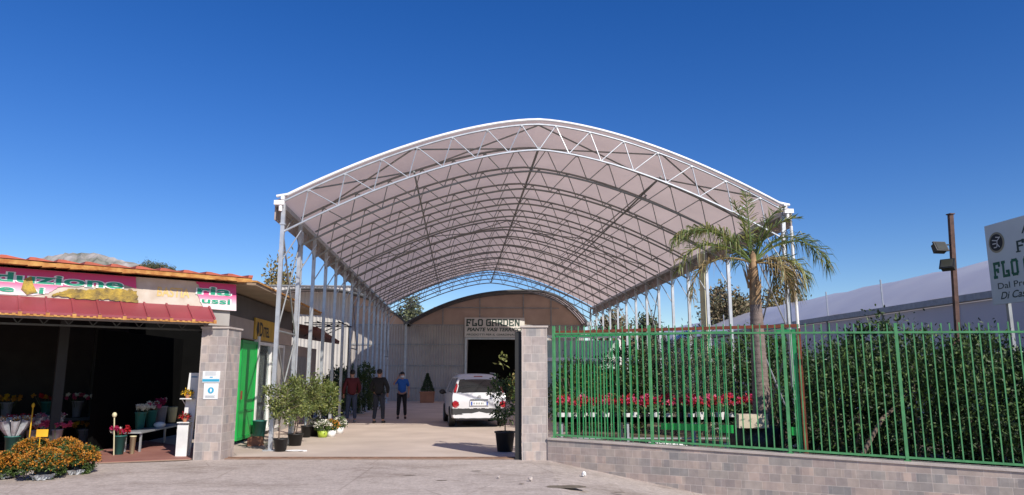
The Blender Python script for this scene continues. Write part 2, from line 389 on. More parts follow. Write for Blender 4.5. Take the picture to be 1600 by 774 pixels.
px_tree(1215, 455, 0, 70, 60, M['autumn'], 'ochre tree just right of the palm trunk, behind the polytunnel', 14, n=4500)
px_tree(1243, 463, 0, 78, 40, M['olive'], 'small olive tree behind the far end of the polytunnel ridge', 15, n=3000)
px_tree(955, 488, 0, 66, 60, M['brownleaf'], 'reddish brown tree between the right hand canopy columns', 16, n=4500)
px_tree(1010, 500, 0, 72, 60, M['olive'], 'low grey green tree right of the reddish tree', 17, n=4500)
for i, (px, yy, lb) in enumerate([(226, 409, 'dark tuft of trees on the ridge, leftmost'), (245, 410, 'dark tuft of trees on the ridge, middle one'), (262, 414, 'dark tuft of trees on the ridge, rightmost')]):
    D = 640; p = at(px, yy, D); rr = 11 / F_PX * D
    t = tree('tree', lb, (p.x, D, p.z - 14), 14, (rr, rr), M['olive'], 2200, 1.2, .4, 40 + i, 'trees on the hill ridge', .1)

# ------------------------------------------------------------------ rear greenhouse
AX = R(4.2)
def rise(u): return 1 - abs(u) ** 1.6
def corr(mb, x0, x1, ztop, z0, y, pitch=.16, amp=.03, mi=0, hole=None, th=None):
    """vertical corrugated sheet along x; ztop is a function of x; hole=(xa,xb,zh) is left out below zh"""
    n = int((x1 - x0) / (pitch / 2)); b = len(mb.v)
    X = [x0 + (x1 - x0) * i / n for i in range(n + 1)]
    for i, x in enumerate(X):
        zl = z0
        if hole and hole[0] <= x <= hole[1]: zl = hole[2]
        mb.v.append((x, y + amp * (i % 2), zl)); mb.v.append((x, y + amp * (i % 2), ztop(x)))
    for i in range(n): mb.f.append((b + 2 * i, b + 2 * i + 2, b + 2 * i + 3, b + 2 * i + 1)); mb.m.append(mi)
M['poly_brown'] = mat('aged_polycarbonate', (.46, .34, .265), .5, var=.1, scale=1.2, trans=.1)
M['poly_grey'] = mat('corrugated_polycarbonate', (.43, .40, .37), .45, scale=.9, col2=(.33, .305, .285), trans=.1)
M['poly_light'] = mat('corrugated_cream', (.44, .42, .385), .5, var=.08, scale=1)
M['tunnel'] = mat('tunnel_film', (.58, .56, .61), .35, scale=.22, col2=(.72, .70, .71), trans=.2, detail=3)
M['int_col'] = mat('interior_steel_shaded', (.03, .03, .028), .8)  # steel colour darkened to paint in the shop's indoor shade
M['frame_dk'] = mat('frame_dark', (.10, .10, .095), .6, .3)
def greenhouse(name, label, loc, W, eave, apex, hole, fwd, seed, ties=True):
    g = thing(name, label, 'greenhouse', loc, AX); half = W / 2; L = 30
    xp = .34 * half if ties else 0
    top = lambda x: eave + (apex - eave) * (1 - (abs(x - xp) / (half + xp if x < xp else half - xp)) ** (2.3 if x < xp else 2.5))
    q = MB(); corr(q, -half, half, lambda x: eave, 0, 0, mi=0, hole=hole); q.build('front_wall', M['poly_grey'], g)
    q = MB(); n = 40; b = []
    for i in range(n + 1):
        x = -half + W * i / n; q.v += [(x, .02, eave + .01), (x, .02, max(top(x), eave + .011))]
    for i in range(n): q.f.append((2 * i, 2 * i + 2, 2 * i + 3, 2 * i + 1)); q.m.append(0)
    q.build('gable_panel', M['poly_brown'], g)
    q = MB()
    for i in range(n + 1):
        x = -half + W * i / n
        for y in (-fwd, -fwd * .5, 0, L): q.v.append((x, y, top(x) + .06))
    for i in range(n):
        for k in range(3): q.f.append((4 * i + k, 4 * i + k + 1, 4 * i + 5 + k, 4 * i + 4 + k)); q.m.append(0)
    q.build('roof', M['sheet'], g)
    q = MB()
    for y in (-fwd, -fwd * .66, -fwd * .33, -.06):
        q.path([(-half + W * i / 30, y, top(-half + W * i / 30)) for i in range(31)], .055 if y == -fwd else .035, 6)
        if y < -.1 and fwd > 2:
            low = lambda x: top(x) - .45
            for i in range(12):
                xa = -half + .5 + (W - 1) * i / 12; xb = xa + (W - 1) / 24; xc = xa + (W - 1) / 12
                q.tube((xa, y, low(xa)), (xb, y, top(xb)), .015, 4); q.tube((xb, y, top(xb)), (xc, y, low(xc)), .015, 4)
            q.path([(-half + .5 + (W - 1) * i / 20, y, low(-half + .5 + (W - 1) * i / 20)) for i in range(21)], .025, 6)
    for u in (-.8, -.6, -.4, -.2, 0, .2, .4, .6, .8): q.tube((u * half, -fwd, top(u * half) - .03), (u * half, 0, top(u * half) - .03), .018, 4)
    q.build('roof_truss', M['frame_dk'], g)
    q = MB()
    for z in (.75, 2.1, 3.4, eave): 
        if hole and z < hole[2]:
            q.bx(-half, hole[0] - .1, -.045, -.012, z, z + .07); q.bx(hole[1] + .1, half, -.045, -.012, z, z + .07)
        else: q.bx(-half, half, -.045, -.012, z, z + .07)
    q.bx(-half * .72, half * .72, -.03, .01, eave + 1.1, eave + 1.16)
    for u in (-.62, -.2, .3, .62): q.bx(u * half, u * half + .07, -.055, .01, eave + .08, top(u * half) - .02)
    q.build('wall_rail', M['galv_dk'], g)
    for sx in (-1, 1):
        q = MB(); q.bx(sx * half - .06, sx * half + .06, -fwd - .06, -fwd + .06, 0, eave); q.build('post', M['galv'], g)
        q = MB(); q.box((sx * half, -fwd / 2, eave + .03), (.3, fwd + .3, .16)); q.build('gutter', M['galv_dk'], g)
    q = MB(); q.bx(half - .04, half, 0, L, 0, eave); q.bx(-half, -half + .04, 0, L, 0, eave); q.build('side_wall', M['poly_grey'], g)
    q = MB(); q.bx(-half, half, L, L + .05, 0, eave + .2); q.build('back_wall', M['shade_wall'], g)
    return g
GL = Vector((-6.42, 45, 0)); gw = 10.95
ex, ey = math.cos(AX), math.sin(AX)
gc = GL + Vector((ex, ey, 0)) * gw / 2
gh = greenhouse('greenhouse', 'large vaulted greenhouse with brown gable behind the car', tuple(gc), gw, 4.6, 6.62, (-1.85, 3.1, 3.75), 2.0, 1)
q = MB(); hx0, hx1, hz = -1.85, 3.1, 3.75
q.bx(hx0 - .12, hx0, -.1, .05, 0, hz + .12); q.bx(hx1, hx1 + .12, -.1, .05, 0, hz + .12); q.bx(hx0, hx1, -.1, .05, hz, hz + .12)
q.build('door_frame', M['galv'], gh)
q = MB(); q.bx(hx0 - .02, hx1 + .02, 7.0, 7.05, 0, hz + 1); q.bx(hx0 - .02, hx0 + .02, .06, 7, 0, hz + 1); q.bx(hx1 - .02, hx1 + .02, .06, 7, 0, hz + 1); q.bx(hx0, hx1, .06, 7, hz + .4, hz + .44)  # dark sheets paint the shade inside the doorway
q.build('doorway_shade_sheets', M['shade_wall'], gh)
gl = GL - Vector((ex, ey, 0)) * gw / 2
greenhouse('greenhouse', 'second vaulted greenhouse to the left of the brown gable one', (gl.x, gl.y, 0), gw, 4.6, 6.62, None, 2.0, 2, False)
# tall cream corrugated shed wall
sh = thing('corrugated_shed', 'tall cream corrugated metal shed behind the left canopy columns', 'shed', (-12.9, 44.2, 0), AX)
q = MB(); corr(q, -6.5, 3.0, lambda x: 6.95, 0, 0, .22, .05); q.bx(-6.5, 3.0, .1, 9, 0, 6.7); q.build('wall', M['poly_light'], sh)
q = MB(); q.bx(-6.6, 3.1, -.08, 9.1, 6.96, 7.02); q.build('roof', M['galv_dk'], sh)

# greenhouse sign, glyph strokes
GL_ = {'F': [[(0, 0), (0, 1), (.9, 1), (.9, .82)], [(0, .52), (.6, .52), (.6, .38)], [(-.12, 0), (.3, 0)]],
       'L': [[(0, 1), (0, 0), (.9, 0), (.9, .3), (.6, .3)], [(-.12, 1), (.25, 1)]],
       'O': [[(0, .12), (0, .88), (.15, 1), (.75, 1), (.9, .88), (.9, .12), (.75, 0), (.15, 0), (0, .12)]],
       'G': [[(.9, .75), (.9, 1), (.12, 1), (0, .88), (0, .12), (.12, 0), (.9, 0), (.9, .48), (.5, .48)]],
       'A': [[(0, 0), (0, .88), (.12, 1), (.9, 1), (.9, 0)], [(0, .5), (.9, .5)], [(-.1, 0), (.2, 0)]],
       'R': [[(0, 0), (0, 1), (.78, 1), (.9, .88), (.9, .6), (.78, .48), (0, .48)], [(.5, .48), (.5, .3), (.9, .2), (.9, 0)]],
       'D': [[(0, 0), (0, 1), (.7, 1), (.9, .8), (.9, .2), (.7, 0), (0, 0)], [(-.12, 1), (.1, 1)], [(-.12, 0), (.1, 0)]],
       'E': [[(.9, .8), (.9, 1), (0, 1), (0, 0), (.9, 0), (.9, .2)], [(0, .5), (.65, .5)]],
       'N': [[(0, 0), (0, 1), (.1, 1), (.8, 0), (.9, 0), (.9, 1)]], ' ': []}
def deco(mb, s, fr, x, z, h, wl, gap, t, mi=0, d0=0):
    for ch in s:
        if ch == ' ': x += wl * .6; continue
        for pl in GL_[ch]:
            for (a, b), (c, d) in zip(pl, pl[1:]):
                A = Vector((x + a * wl, z + b * h)); B = Vector((x + c * wl, z + d * h)); u = (B - A)
                if u.length < 1e-6: continue
                u.normalize(); nn = Vector((-u.y, u.x)) * t / 2; e = u * t * .45
                q4 = [A - e + nn, A - e - nn, B + e - nn, B + e + nn]
                # tiny depth step per stroke so crossings never share a plane
                deco.k = (deco.k + 1) % 7; dd = d0 - .0008 * deco.k
                mb.add([fr(p.x, dd, p.y) for p in q4], [(0, 1, 2, 3)], mi)
        x += wl + gap
    return x
deco.k = 0
M['sign_white'] = mat('sign_white', (.62, .60, .55), .6, var=.04)
M['ink'] = mat('ink_dark_green', (.02, .05, .04), .6); M['ink2'] = mat('ink_green', (.01, .12, .06), .6)
def gfr(u, d, w): return (u, d, w)
sg = thing('shop_sign', 'white sign reading FLO GARDEN above the greenhouse door', 'sign', tuple(gc), AX)
xl = -2.0; xr = 1.74; zb, zt = 3.90, 5.10
q = MB(); q.bx(xl, xr, -.14, -.06, zb, zt); q.build('board', M['sign_white'], sg)
q = MB(); fr = lambda u, d, w_: (u, -.145 + d, w_)
e = deco(q, 'FLO GARDEN', fr, xl + .15, zb + .71, .36, .25, .108, .08)
q.build('lettering', M['ink'], sg)
q = MB(); text_into(q, 'PIANTE VASI TERRICCI', fr, xl + .16, zb + .36, .22, 3.42, off=.035, shear=.2); text_into(q, 'PRODOTTI PER IL GIARDINAGGIO', fr, xl + .12, zb + .09, .12, 3.5, off=.018, shear=.15)
q.build('lettering', M['ink'], sg)

# ------------------------------------------------------------------ polytunnel at right
pt = thing('polytunnel', 'long lilac white plastic polytunnel on the far right', 'polytunnel', (17.45, 26.0, 0), AX)
q = MB(); n = 24; Wt = 11.6; ys = [-9 + 2.5 * k for k in range(30)]
for i in range(n + 1):
    x = Wt * i / n
    for k, y in enumerate(ys):
        sag = -.09 * (k % 2) * math.sin(math.pi * i / n) + .035 * math.sin(i * 1.1 + k * 1.7) ; q.v.append((x, y, 4.62 + 2.25 * rise(x / Wt * 2 - 1) + sag))
for i in range(n):
    for k in range(len(ys) - 1): q.f.append((i * len(ys) + k, i * len(ys) + k + 1, (i + 1) * len(ys) + k + 1, (i + 1) * len(ys) + k)); q.m.append(0)
q.build('roof_film', M['tunnel'], pt, True)
q = MB(); q.bx(-.02, .02, -9, 62, 2.4, 4.3); q.bx(-.02, .02, -9, 62, 0, 1.1); q.bx(.1, Wt, 63, 63.1, 0, 6); q.bx(.1, Wt, -9.1, -9, 0, 4.5); q.build('side_film', M['tunnel'], pt)
q = MB(); q.bx(.5, .55, -9, 62, 1.1, 2.4); q.build('side_opening', M['shade_wall'], pt)
q = MB(); q.bx(-.22, .10, -9, 62, 4.35, 4.6); q.build('gutter', M['galv_dk'], pt)
for y in range(-8, 62, 5):
    q = MB(); q.bx(-.1, -.03, y, y + .08, 0, 4.34); q.build('post', M['galv_dk'], pt)
for y in range(-8, 60, 5):
    q = MB(); q.path([(.0, y, 4.6), (-.02, y, 5.9)], .035, 6); q.build('vent_rod', M['galv'], pt)

# ------------------------------------------------------------------ canopy
CW, CE, CA, CL = 11.80, 5.52, 7.60, 25.8; NB = 14; bay = CL / NB
cn = thing('canopy', 'large barrel vaulted fabric canopy on white steel trusses over the yard', 'canopy', (-5.24, 16.2, 0), AX)
ctop = lambda x: CE + (CA - CE) * rise((x - CW / 2) / (CW / 2 + .15))
q = MB(); n = 48; ysheet = [-.05] + [bay * k for k in range(NB + 1)]  # sheet carried over the last bays to keep sun off the greenhouse wall
X = [-.16 + (CW + .32) * i / n for i in range(n + 1)]
for x in X:
    for k, y in enumerate(ysheet): q.v.append((x, y, ctop(min(max(x, 0), CW)) + .05 - (.08 if x < 0 or x > CW else 0)))
ny = len(ysheet)
for i in range(n):
    for k in range(ny - 1): q.f.append((i * ny + k, i * ny + k + 1, (i + 1) * ny + k + 1, (i + 1) * ny + k)); q.m.append(0)
b = len(q.v)
q.build('roof_sheet', M['sheet'], cn)
for sx, x in ((-1, -.16), (1, CW + .16)):   # eave skirts
    q = MB(); q.bx(x - .015, x + .015, -.1, CL, CE - .42, CE + .02)
    q.build('eave_skirt', mat('eave_fabric', (.33, .27, .24), .7), cn)
q = MB(); q.path([(x, -.065, ctop(min(max(x, 0), CW)) + .055) for x in X], .034, 8); q.build('front_edge', M['sheet_white'], cn)
NP = 14
def truss(y, first):
    q = MB(); r1 = .029
    up = lambda x: ctop(x) - .04
    def low(x):
        e = .02; d = (up(min(x + e, CW)) - up(max(x - e, 0))) / (min(x + e, CW) - max(x - e, 0)); l = math.hypot(1, d)
        return (x + d / l * .64, y, up(x) - .64 / l)
    nn = 36
    q.path([(CW * i / nn, y, up(CW * i / nn)) for i in range(nn + 1)], r1, 6)
    lp_ = [low(CW * i / nn) for i in range(nn + 1)]; mid = [p for p in lp_ if .05 < p[0] < CW - .05]
    k0 = (mid[1][2] - mid[0][2]) / (mid[1][0] - mid[0][0]); k1 = (mid[-1][2] - mid[-2][2]) / (mid[-1][0] - mid[-2][0])
    mid = [(0, y, mid[0][2] - k0 * mid[0][0])] + mid + [(CW, y, mid[-1][2] + k1 * (CW - mid[-1][0]))]
    q.path(mid, r1 * .95, 6)
    for i in range(NP):
        xa = .12 + (CW - .24) * i / NP; xb = xa + (CW - .24) / NP / 2; xc = xa + (CW - .24) / NP
        A_, B_, C_ = low(xa), (xb, y, up(xb)), low(xc)
        q.tube(A_, B_, .0135, 5); q.tube(B_, C_, .0135, 5)
        q.blob((xb, y, up(xb) - .03), (.04, .04, .04), n=6, m=4)
    return q.build('roof_truss', M['galv'] if first else M['truss_shaded'], cn, False)
M['truss_shaded'] = mat('galvanised_shaded', (.25, .26, .25), .55, .3, .12, 5)  # shaded copy of galvanised: shade under the sheet put into the colour
first = truss(0, True)
second = truss(0, False); second.location = (0, bay, 0)
for k in range(2, NB + 1):
    c = second.copy(); COL.objects.link(c); c.parent = cn; c.location = (0, bay * k, 0)
def column(x, s):
    q = MB(); zt = CE - .02
    q.bx(x - .043, x + .043, -.043, .043, 0, zt)
    q.bx(x - .14, x + .14, -.13, .13, .007, .03)
    q.bx(x - .06, x + .06, -.06, .06, zt - .5, zt - .46)
    q.tube((x, 0, 4.15), (x + s * .42, 0, 4.88), .016, 6)
    return q.build('column', M['galv'], cn)
cl, crr = column(0, 1), column(CW, -1)
for k in range(1, NB + 1):
    for c0 in (cl, crr):
        c = c0.copy(); COL.objects.link(c); c.parent = cn; c.location = (0, bay * k, 0)
for x in (-.02, CW + .02):
    q = MB(); s = -1 if x < 1 else 1
    q.box((x + s * .06, CL / 2, CE - .06), (.18, CL + .3, .11)); q.build('gutter', M['galv'], cn)
    q = MB(); q.box((x + s * .03, -.22, CE - .05), (.22, .09, .10)); q.tube((x + s * .0, -.22, CE - .12), (x + s * .0, -.22, CE - .24), .04, 10); q.box((x + s * .02 - s * .06, -.2, CE + .07), (.07, .10, .09)); q.build('gutter_outlet', M['sheet_white'], cn)
    q = MB(); q.tube((x + s * .1, -.16, CE - .4), (x + s * .1, -.16, .1), .035, 8) if s > 0 else q.tube((x + .03, bay + .12, CE - .3), (x + .03, bay + .12, .1), .05, 8)
    q.build('downpipe', M['white_paint'] if s > 0 else M['galv'], cn)
q = MB(); q.tube((CW - .05, bay * 3 + .25, CE - .1), (CW - .05, bay * 3 + .25, .05), .10, 12); q.build('downpipe', M['cream'], cn)
for xx, rr in ((CW / 2, .03), (CW * .25, .024), (CW * .75, .024)):
    q = MB(); q.tube((xx, 0, ctop(xx) - .62), (xx, CL, ctop(xx) - .62), rr, 6); q.build('purlin', M['truss_shaded'], cn)
q = MB(); up = lambda x: ctop(x) - .06
for (xa, xb) in ((.6, 2.9), (2.9, CW / 2), (CW / 2, CW - 2.9), (CW - 2.9, CW - .6)):
    for y0 in (0, bay * 6):
        q.tube((xa, y0, up(xa)), (xb, y0 + bay, up(xb)), .02, 5); q.tube((xb, y0, up(xb)), (xa, y0 + bay, up(xa)), .02, 5)
for kk in (0, 1):
    q.tube((CW * .75 + kk * .12, bay * kk, ctop(CW * .75) - .62), (CW * .72 + kk * .12, CL * .6, ctop(CW * .72) - .58), .018, 5)
q.build('roof_bracing', M['truss_shaded'], cn)
for x in (0, CW):
    q = MB()
    for k in (0, 6, 13):
        y0, y1 = bay * k, bay * (k + 1)
        q.tube((x, y0, 2.55), (x, y1, 4.9), .02, 5); q.tube((x, y1, 2.55), (x, y0, 4.9), .02, 5); q.tube((x, y0, 2.6), (x, y1, 2.6), .024, 5)
        q.tube((x, y0, .3), (x, y1, 2.5), .02, 5); q.tube((x, y1, .3), (x, y0, 2.5), .02, 5)
    for k in range(NB):
        y0 = bay * k; q.tube((x, y0, 4.75), (x, y0 + bay / 2, 5.35), .012, 5); q.tube((x, y0 + bay, 4.75), (x, y0 + bay / 2, 5.35), .012, 5)
    q.build('side_bracing', M['galv_dk'], cn)

# ------------------------------------------------------------------ gate pillars
def pillar(x0, x1, y0, y1, h, label):
    t = thing('gate_pillar', label, 'pillar', ((x0 + x1) / 2, (y0 + y1) / 2, 0), 0, 'tiled pillars of the gateway')
    hx, hy = (x1 - x0) / 2, (y1 - y0) / 2
    q = MB(); q.bx(-hx, hx, -hy, hy, -.1, h); q.build('shaft', M['tile'], t)
    q = MB(); q.bx(-hx - .03, hx + .03, -hy - .03, hy + .03, h, h + .035); q.build('cap', M['cap'], t)
    q = MB()
    for sx in (-1, 1): q.bx(sx * hx - .008, sx * hx + .008, -hy - .008, -hy + .008, 0, h - .002)
    q.build('corner_strip', M['cap'], t)
    return t
pillar(-6.17, -5.66, 14.5, 15.2, 2.54, 'tiled pillar carrying the notices beside the flower shop')
pillar(.20, .69, 14.5, 14.98, 2.56, 'tiled pillar at the left end of the green fence')
gp = MB(); gp.bx(.06, .185, 14.58, 14.74, 0, 2.48); gp.bx(.10, .19, 14.74, 14.80, .5, .6); gp.bx(.10, .19, 14.74, 14.80, 1.9, 2.0)  # black upright along the pillar's left side
tag(gp.build('dark_upright', M['blacksteel']), 'black upright against the pillar by the fence', 'post')
# notices on left pillar
def paper(px0, py0, px1, py1, label, kind):
    a = on_plane(px0, py0, (0, 14.488, 0), (0, 1, 0)); b_ = on_plane(px1, py1, (0, 14.488, 0), (0, 1, 0))
    x0, x1, z1, z0 = a.x, b_.x, a.z, b_.z
    t = thing('notice', label, 'notice', ((x0 + x1) / 2, 14.488, z0)); wv, hv = (x1 - x0) / 2, z1 - z0
    q = MB(); q.bx(-wv, wv, -.002, .003, 0, hv); q.build('sheet', M['white_pl'], t)
    blue = mat('print_blue', (.03, .35, .55), .6); gr = mat('print_grey', (.25, .3, .35), .6)
    q = MB()
    if kind:
        q.bx(-wv * .97, wv * .97, -.005, -.003, hv * .08, hv * .30)
        q.bx(-wv * .15, wv * .2, -.005, -.003, hv * .42, hv * .5)
    else:
        q.lathe([(0, 0), (wv * .42, 0), (wv * .42, .002), (0, .002)], (0, -.006, hv * .55), 20, axis='y')
    q.build('blue_print', blue, t)
    q = MB()
    for k in range(4 if kind else 3):
        zz = hv * (.9 - .09 * k) if kind else hv * (.2 - .05 * k); q.bx(-wv * .7, wv * (.6 - .1 * (k % 2)), -.0045, -.003, zz, zz + .006)
    q.build('small_print', gr, t)
    if not kind:
        q = MB(); q.blob((0, -.008, hv * .55), (wv * .14, .003, wv * .26)); q.build('symbol', M['white_pl'], t)
paper(317, 580, 343, 598, 'white notice with a blue band, upper one on the left pillar', True)
paper(319, 599, 340, 624, 'white notice with a round blue symbol, lower one on the left pillar', False)

# ------------------------------------------------------------------ boundary wall + fence (local x along wall)
FA = -math.atan(.51); FO = (.69, 14.47)
def zw(x): return .39 - .021 * x        # wall top
def zr(x): return 2.44 - .021 * x       # top rail
WL = 14.5
bw = thing('boundary_wall', 'low stone tiled wall under the green fence', 'wall', (FO[0], FO[1], 0), FA)
q = MB(); q.add([(0, 0, -.3), (WL, 0, -1.6), (WL, 0, zw(WL)), (0, 0, zw(0)), (0, .24, -.3), (WL, .24, -1.6), (WL, .24, zw(WL)), (0, .24, zw(0))], [(0, 1, 2, 3), (5, 4, 7, 6), (3, 2, 6, 7), (1, 5, 6, 2), (0, 3, 7, 4), (0, 4, 5, 1)])
q.build('wall_face', M['tile_dk'], bw)
q = MB()
q.add([(x, y, zw(x) + dz) for x in (.0, WL) for y in (-.025, .265) for dz in (.001, .035)], [(0, 4, 5, 1), (2, 3, 7, 6), (1, 5, 7, 3), (0, 2, 6, 4), (0, 1, 3, 2), (4, 6, 7, 5)])
q.build('coping', M['cap'], bw)
fe = thing('metal_fence', 'green painted steel bar fence on the low tiled wall', 'fence', (FO[0], FO[1], 0), FA)
posts = [.1, 2.05, 4.42, 6.15, 8.3, 10.5, 12.6]
rd = random.Random(8)
for a, b_ in zip(posts, posts[1:]):
    q = MB(); nb = int(round((b_ - a) / .128))
    for k in range(1, nb):
        x = a + (b_ - a) * k / nb; dx = rd.uniform(-.006, .006); dz = rd.uniform(-.01, .01)
        q.add([(x + sx * .009 + (dx if t else 0), .12 + sy * .009, (zr(x) + .15 + dz) if t else zw(x) + .075) for t in (0, 1) for sx, sy in ((-1, -1), (1, -1), (1, 1), (-1, 1))],
              [(0, 1, 5, 4), (1, 2, 6, 5), (2, 3, 7, 6), (3, 0, 4, 7), (4, 5, 6, 7)])
    for zf in (lambda x: zr(x), lambda x: zw(x) + .09):
        q.add([(x, .12 + sy * .022, zf(x) + sz) for x in (a, b_) for sy, sz in ((-1, -.016), (1, -.016), (1, .016), (-1, .016))],
              [(0, 4, 5, 1), (1, 5, 6, 2), (2, 6, 7, 3), (3, 7, 4, 0), (0, 1, 2, 3), (7, 6, 5, 4)])
    q.build('bar_panel', M['green'], fe)
for a in posts:
    q = MB(); q.bx(a - .024, a + .024, .093, .147, zw(a) + .02, zr(a) + .15); q.bx(a - .05, a + .05, .07, .17, zw(a) + .036, zw(a) + .05); q.build('post', M['green'], fe)
# sliding gate parked behind the fence
sgt = thing('sliding_gate', 'brighter green sliding gate with rusty frame parked behind the fence', 'gate', (FO[0] + .2, FO[1] + .42, 0), FA)
def slx(px):  # local x along the gate plane hit by pixel column
    nrm = Vector((-math.sin(FA), math.cos(FA), 0)); p = on_plane(px, 600, (FO[0] + .2, FO[1] + .42, 0), nrm)
    return (p - Vector((FO[0] + .2, FO[1] + .42, H))).dot(Vector((math.cos(FA), math.sin(FA), 0)))
xe = slx(1254)
q = MB(); q.bx(0, xe, -.03, .03, 2.455, 2.51); q.bx(xe - .04, xe + .02, -.035, .035, .14, 2.439); q.build('rusty_frame', M['rust'], sgt)
q = MB(); xg = slx(1140)
for k in range(int(xg / .125)):
    x = .08 + .125 * k; q.bx(x - .009, x + .009, -.009, .009, .14, 2.30 + (.0 if k % 3 else .12))
for x0, x1 in ((0, xg), (slx(1218), xe - .05)):
    q.bx(x0, x1, -.02, .02, 2.38, 2.42); q.bx(x0, x1, -.02, .02, .16, .20)
x = slx(1218)
while x < xe - .06: q.bx(x - .009, x + .009, -.009, .009, .20, 2.38); x += .13
q.bx(xe - .12, xe - .06, -.03, .03, .15, 2.42); q.build('gate_bars', M['green_br'], sgt)
for pa in ((slx(1030), slx(1102), .012, .03, .62, .74), (slx(1122), slx(1142), .012, .03, .60, .74), (slx(1232), xe - .05, .012, .03, .60, .74), (slx(1218), slx(1238), .012, .03, .205, .28)):
    q = MB(); q.bx(*pa); q.build('lock_plate', M['green_gate'], sgt)

# ------------------------------------------------------------------ flower shop, facade frame: x along facade (right = 0), y inward, z up
u = Vector((.78, .626, 0)).normalized(); FR = math.atan2(u.y, u.x)
F0 = Vector((-5.80, 14.95, 0)); ninw = Vector((-u.y, u.x, 0))
shop = thing('flower_shop', 'open fronted flower shop with maroon awning and orange roof', 'shop', tuple(F0), FR)
def fac(px, py, off=0):
    p = on_plane(px, py, F0 + ninw * off, ninw); d = p - F0
    return (d.dot(u), p.z)
zR = 3.54
M['roof_red'] = mat('roof_red', (.40, .09, .05), .7, var=.25, scale=4)
M['foam'] = mat('yellow_foam', (.36, .13, .03), .85, scale=7, col2=(.56, .31, .09), bump=.6, bscale=30)
M['maroon'] = mat('maroon_sheet', (.27, .05, .062), .42, var=.1, scale=2)
# roof, front part
q = MB(); x = -9.5; k = 0
while x < .25:
    x2 = min(x + .42, .25); q.add([(x, -.42, zR + .05), (x2, -.42, zR + .05), (x2, 10, zR + .75), (x, 10, zR + .75), (x + .02, -.42, zR + .105), (x + .10, -.42, zR + .105), (x + .10, 10, zR + .80), (x + .02, 10, zR + .80)],
          [(0, 1, 2, 3), (4, 5, 6, 7), (0, 4, 7, 3), (5, 1, 2, 6), (0, 1, 5, 4)]); x = x2
q.build('roof', M['roof_red'], shop)
q = MB(); x = -9.5; rd = random.Random(2)
while x < .25:
    x2 = min(x + .21, .25); dz = rd.uniform(-.02, .012)
    q.add([(a, b_, c + (dz if c < zR + .04 and a == x else 0) + (dz if c > zR+.04 and b_ < 0 else 0)) for a in (x, x2) for b_, c in ((-.40, zR - .035), (9.9, zR + .65), (9.9, zR + .74), (-.40, zR + .049))], [(0, 4, 5, 1), (2, 6, 7, 3), (0, 3, 7, 4), (1, 5, 6, 2)]); x = x2
q.build('roof_edge', M['foam'], shop)
# header wall behind banner
q = MB(); q.bx(-9.5, -.02, .02, .12, 2.62, zR - .05); q.build('header_wall', M['conc'], shop)
# awning
xa1 = fac(336, 500, -.5)[0]; q = MB(); x = xa1
while x > -9.3:
    x0 = x - .40
    q.add([(x0, 0, 3.02), (x, 0, 3.02), (x, -.50, 2.70), (x0, -.50, 2.70), (x0, -.50, 2.655), (x, -.50, 2.655)], [(0, 3, 2, 1), (3, 4, 5, 2)], 0)
    q.add([(x - .025, 0, 3.045), (x + .012, 0, 3.045), (x + .012, -.51, 2.725), (x - .025, -.51, 2.725), (x - .025, 0, 3.02), (x + .012, 0, 3.02), (x + .012, -.51, 2.70), (x - .025, -.51, 2.70)], [(0, 3, 2, 1), (0, 4, 7, 3), (1, 2, 6, 5), (3, 7, 6, 2)], 0)
    x = x0
q.build('awning', M['maroon'], shop)
q = MB(); x = xa1; rd = random.Random(4)
while x > -9.3:
    q.bx(x - .03, x + .03, -.515, -.49, 2.62, 2.69)
    for j in range(3):
        xx = x - .08 - .1 * j; q.bx(xx - .03, xx + .02, -.507, -.492, 2.628, 2.655 + rd.uniform(0, .012))
    x -= .40
q.bx(-9.3, xa1, -.488, -.465, 2.625, 2.655)
q.build('awning_foam_trim', M['foam'], shop)
q = MB(); q.add([(xa1, 0, 2.62), (xa1, 0, 3.01), (xa1, -.49, 2.69)], [(0, 1, 2)]); q.build('awning_cheek', M['maroon'], shop)
# concrete post on the corner, side upper wall, soffits
q = MB(); q.bx(-.17, -.02, .13, .33, 2.58, zR - .05); q.build('corner_post', M['plaster'], shop)
q = MB(); q.bx(-9.5, -.6, 6.6, 6.7, 0, 3.9); q.bx(-9.5, -9.4, -.0, 6.6, 0, 3.6); q.build('back_wall', M['shade_wall'], shop)
q = MB(); q.add([(-9.5, .13, zR - .04), (-.02, .13, zR - .04), (-.02, 6.6, zR + .3), (-9.5, 6.6, zR + .3)], [(0, 1, 2, 3)]); q.build('ceiling', M['shade_wall'], shop)
for (x, y) in ((-2.6, 2.6), (-5.6, 2.4), (-1.5, 5.4), (-4.6, 5.6)):
    q = MB(); q.bx(x - .09, x + .09, y - .09, y + .09, .05, 3.5); q.build('interior_column', M['int_col'], shop)
q = MB()
for z in (2.52, 2.80): q.bx(-9.3, -.3, .5, .55, z, z + .035)
for k in range(22): q.tube((-9.2 + .4 * k, .525, 2.55), (-9.0 + .4 * k, .525, 2.81), .012, 4); q.tube((-9.0 + .4 * k, .525, 2.81), (-8.8 + .4 * k, .525, 2.55), .012, 4)
q.build('lattice_beam', M['frame_dk'], shop)
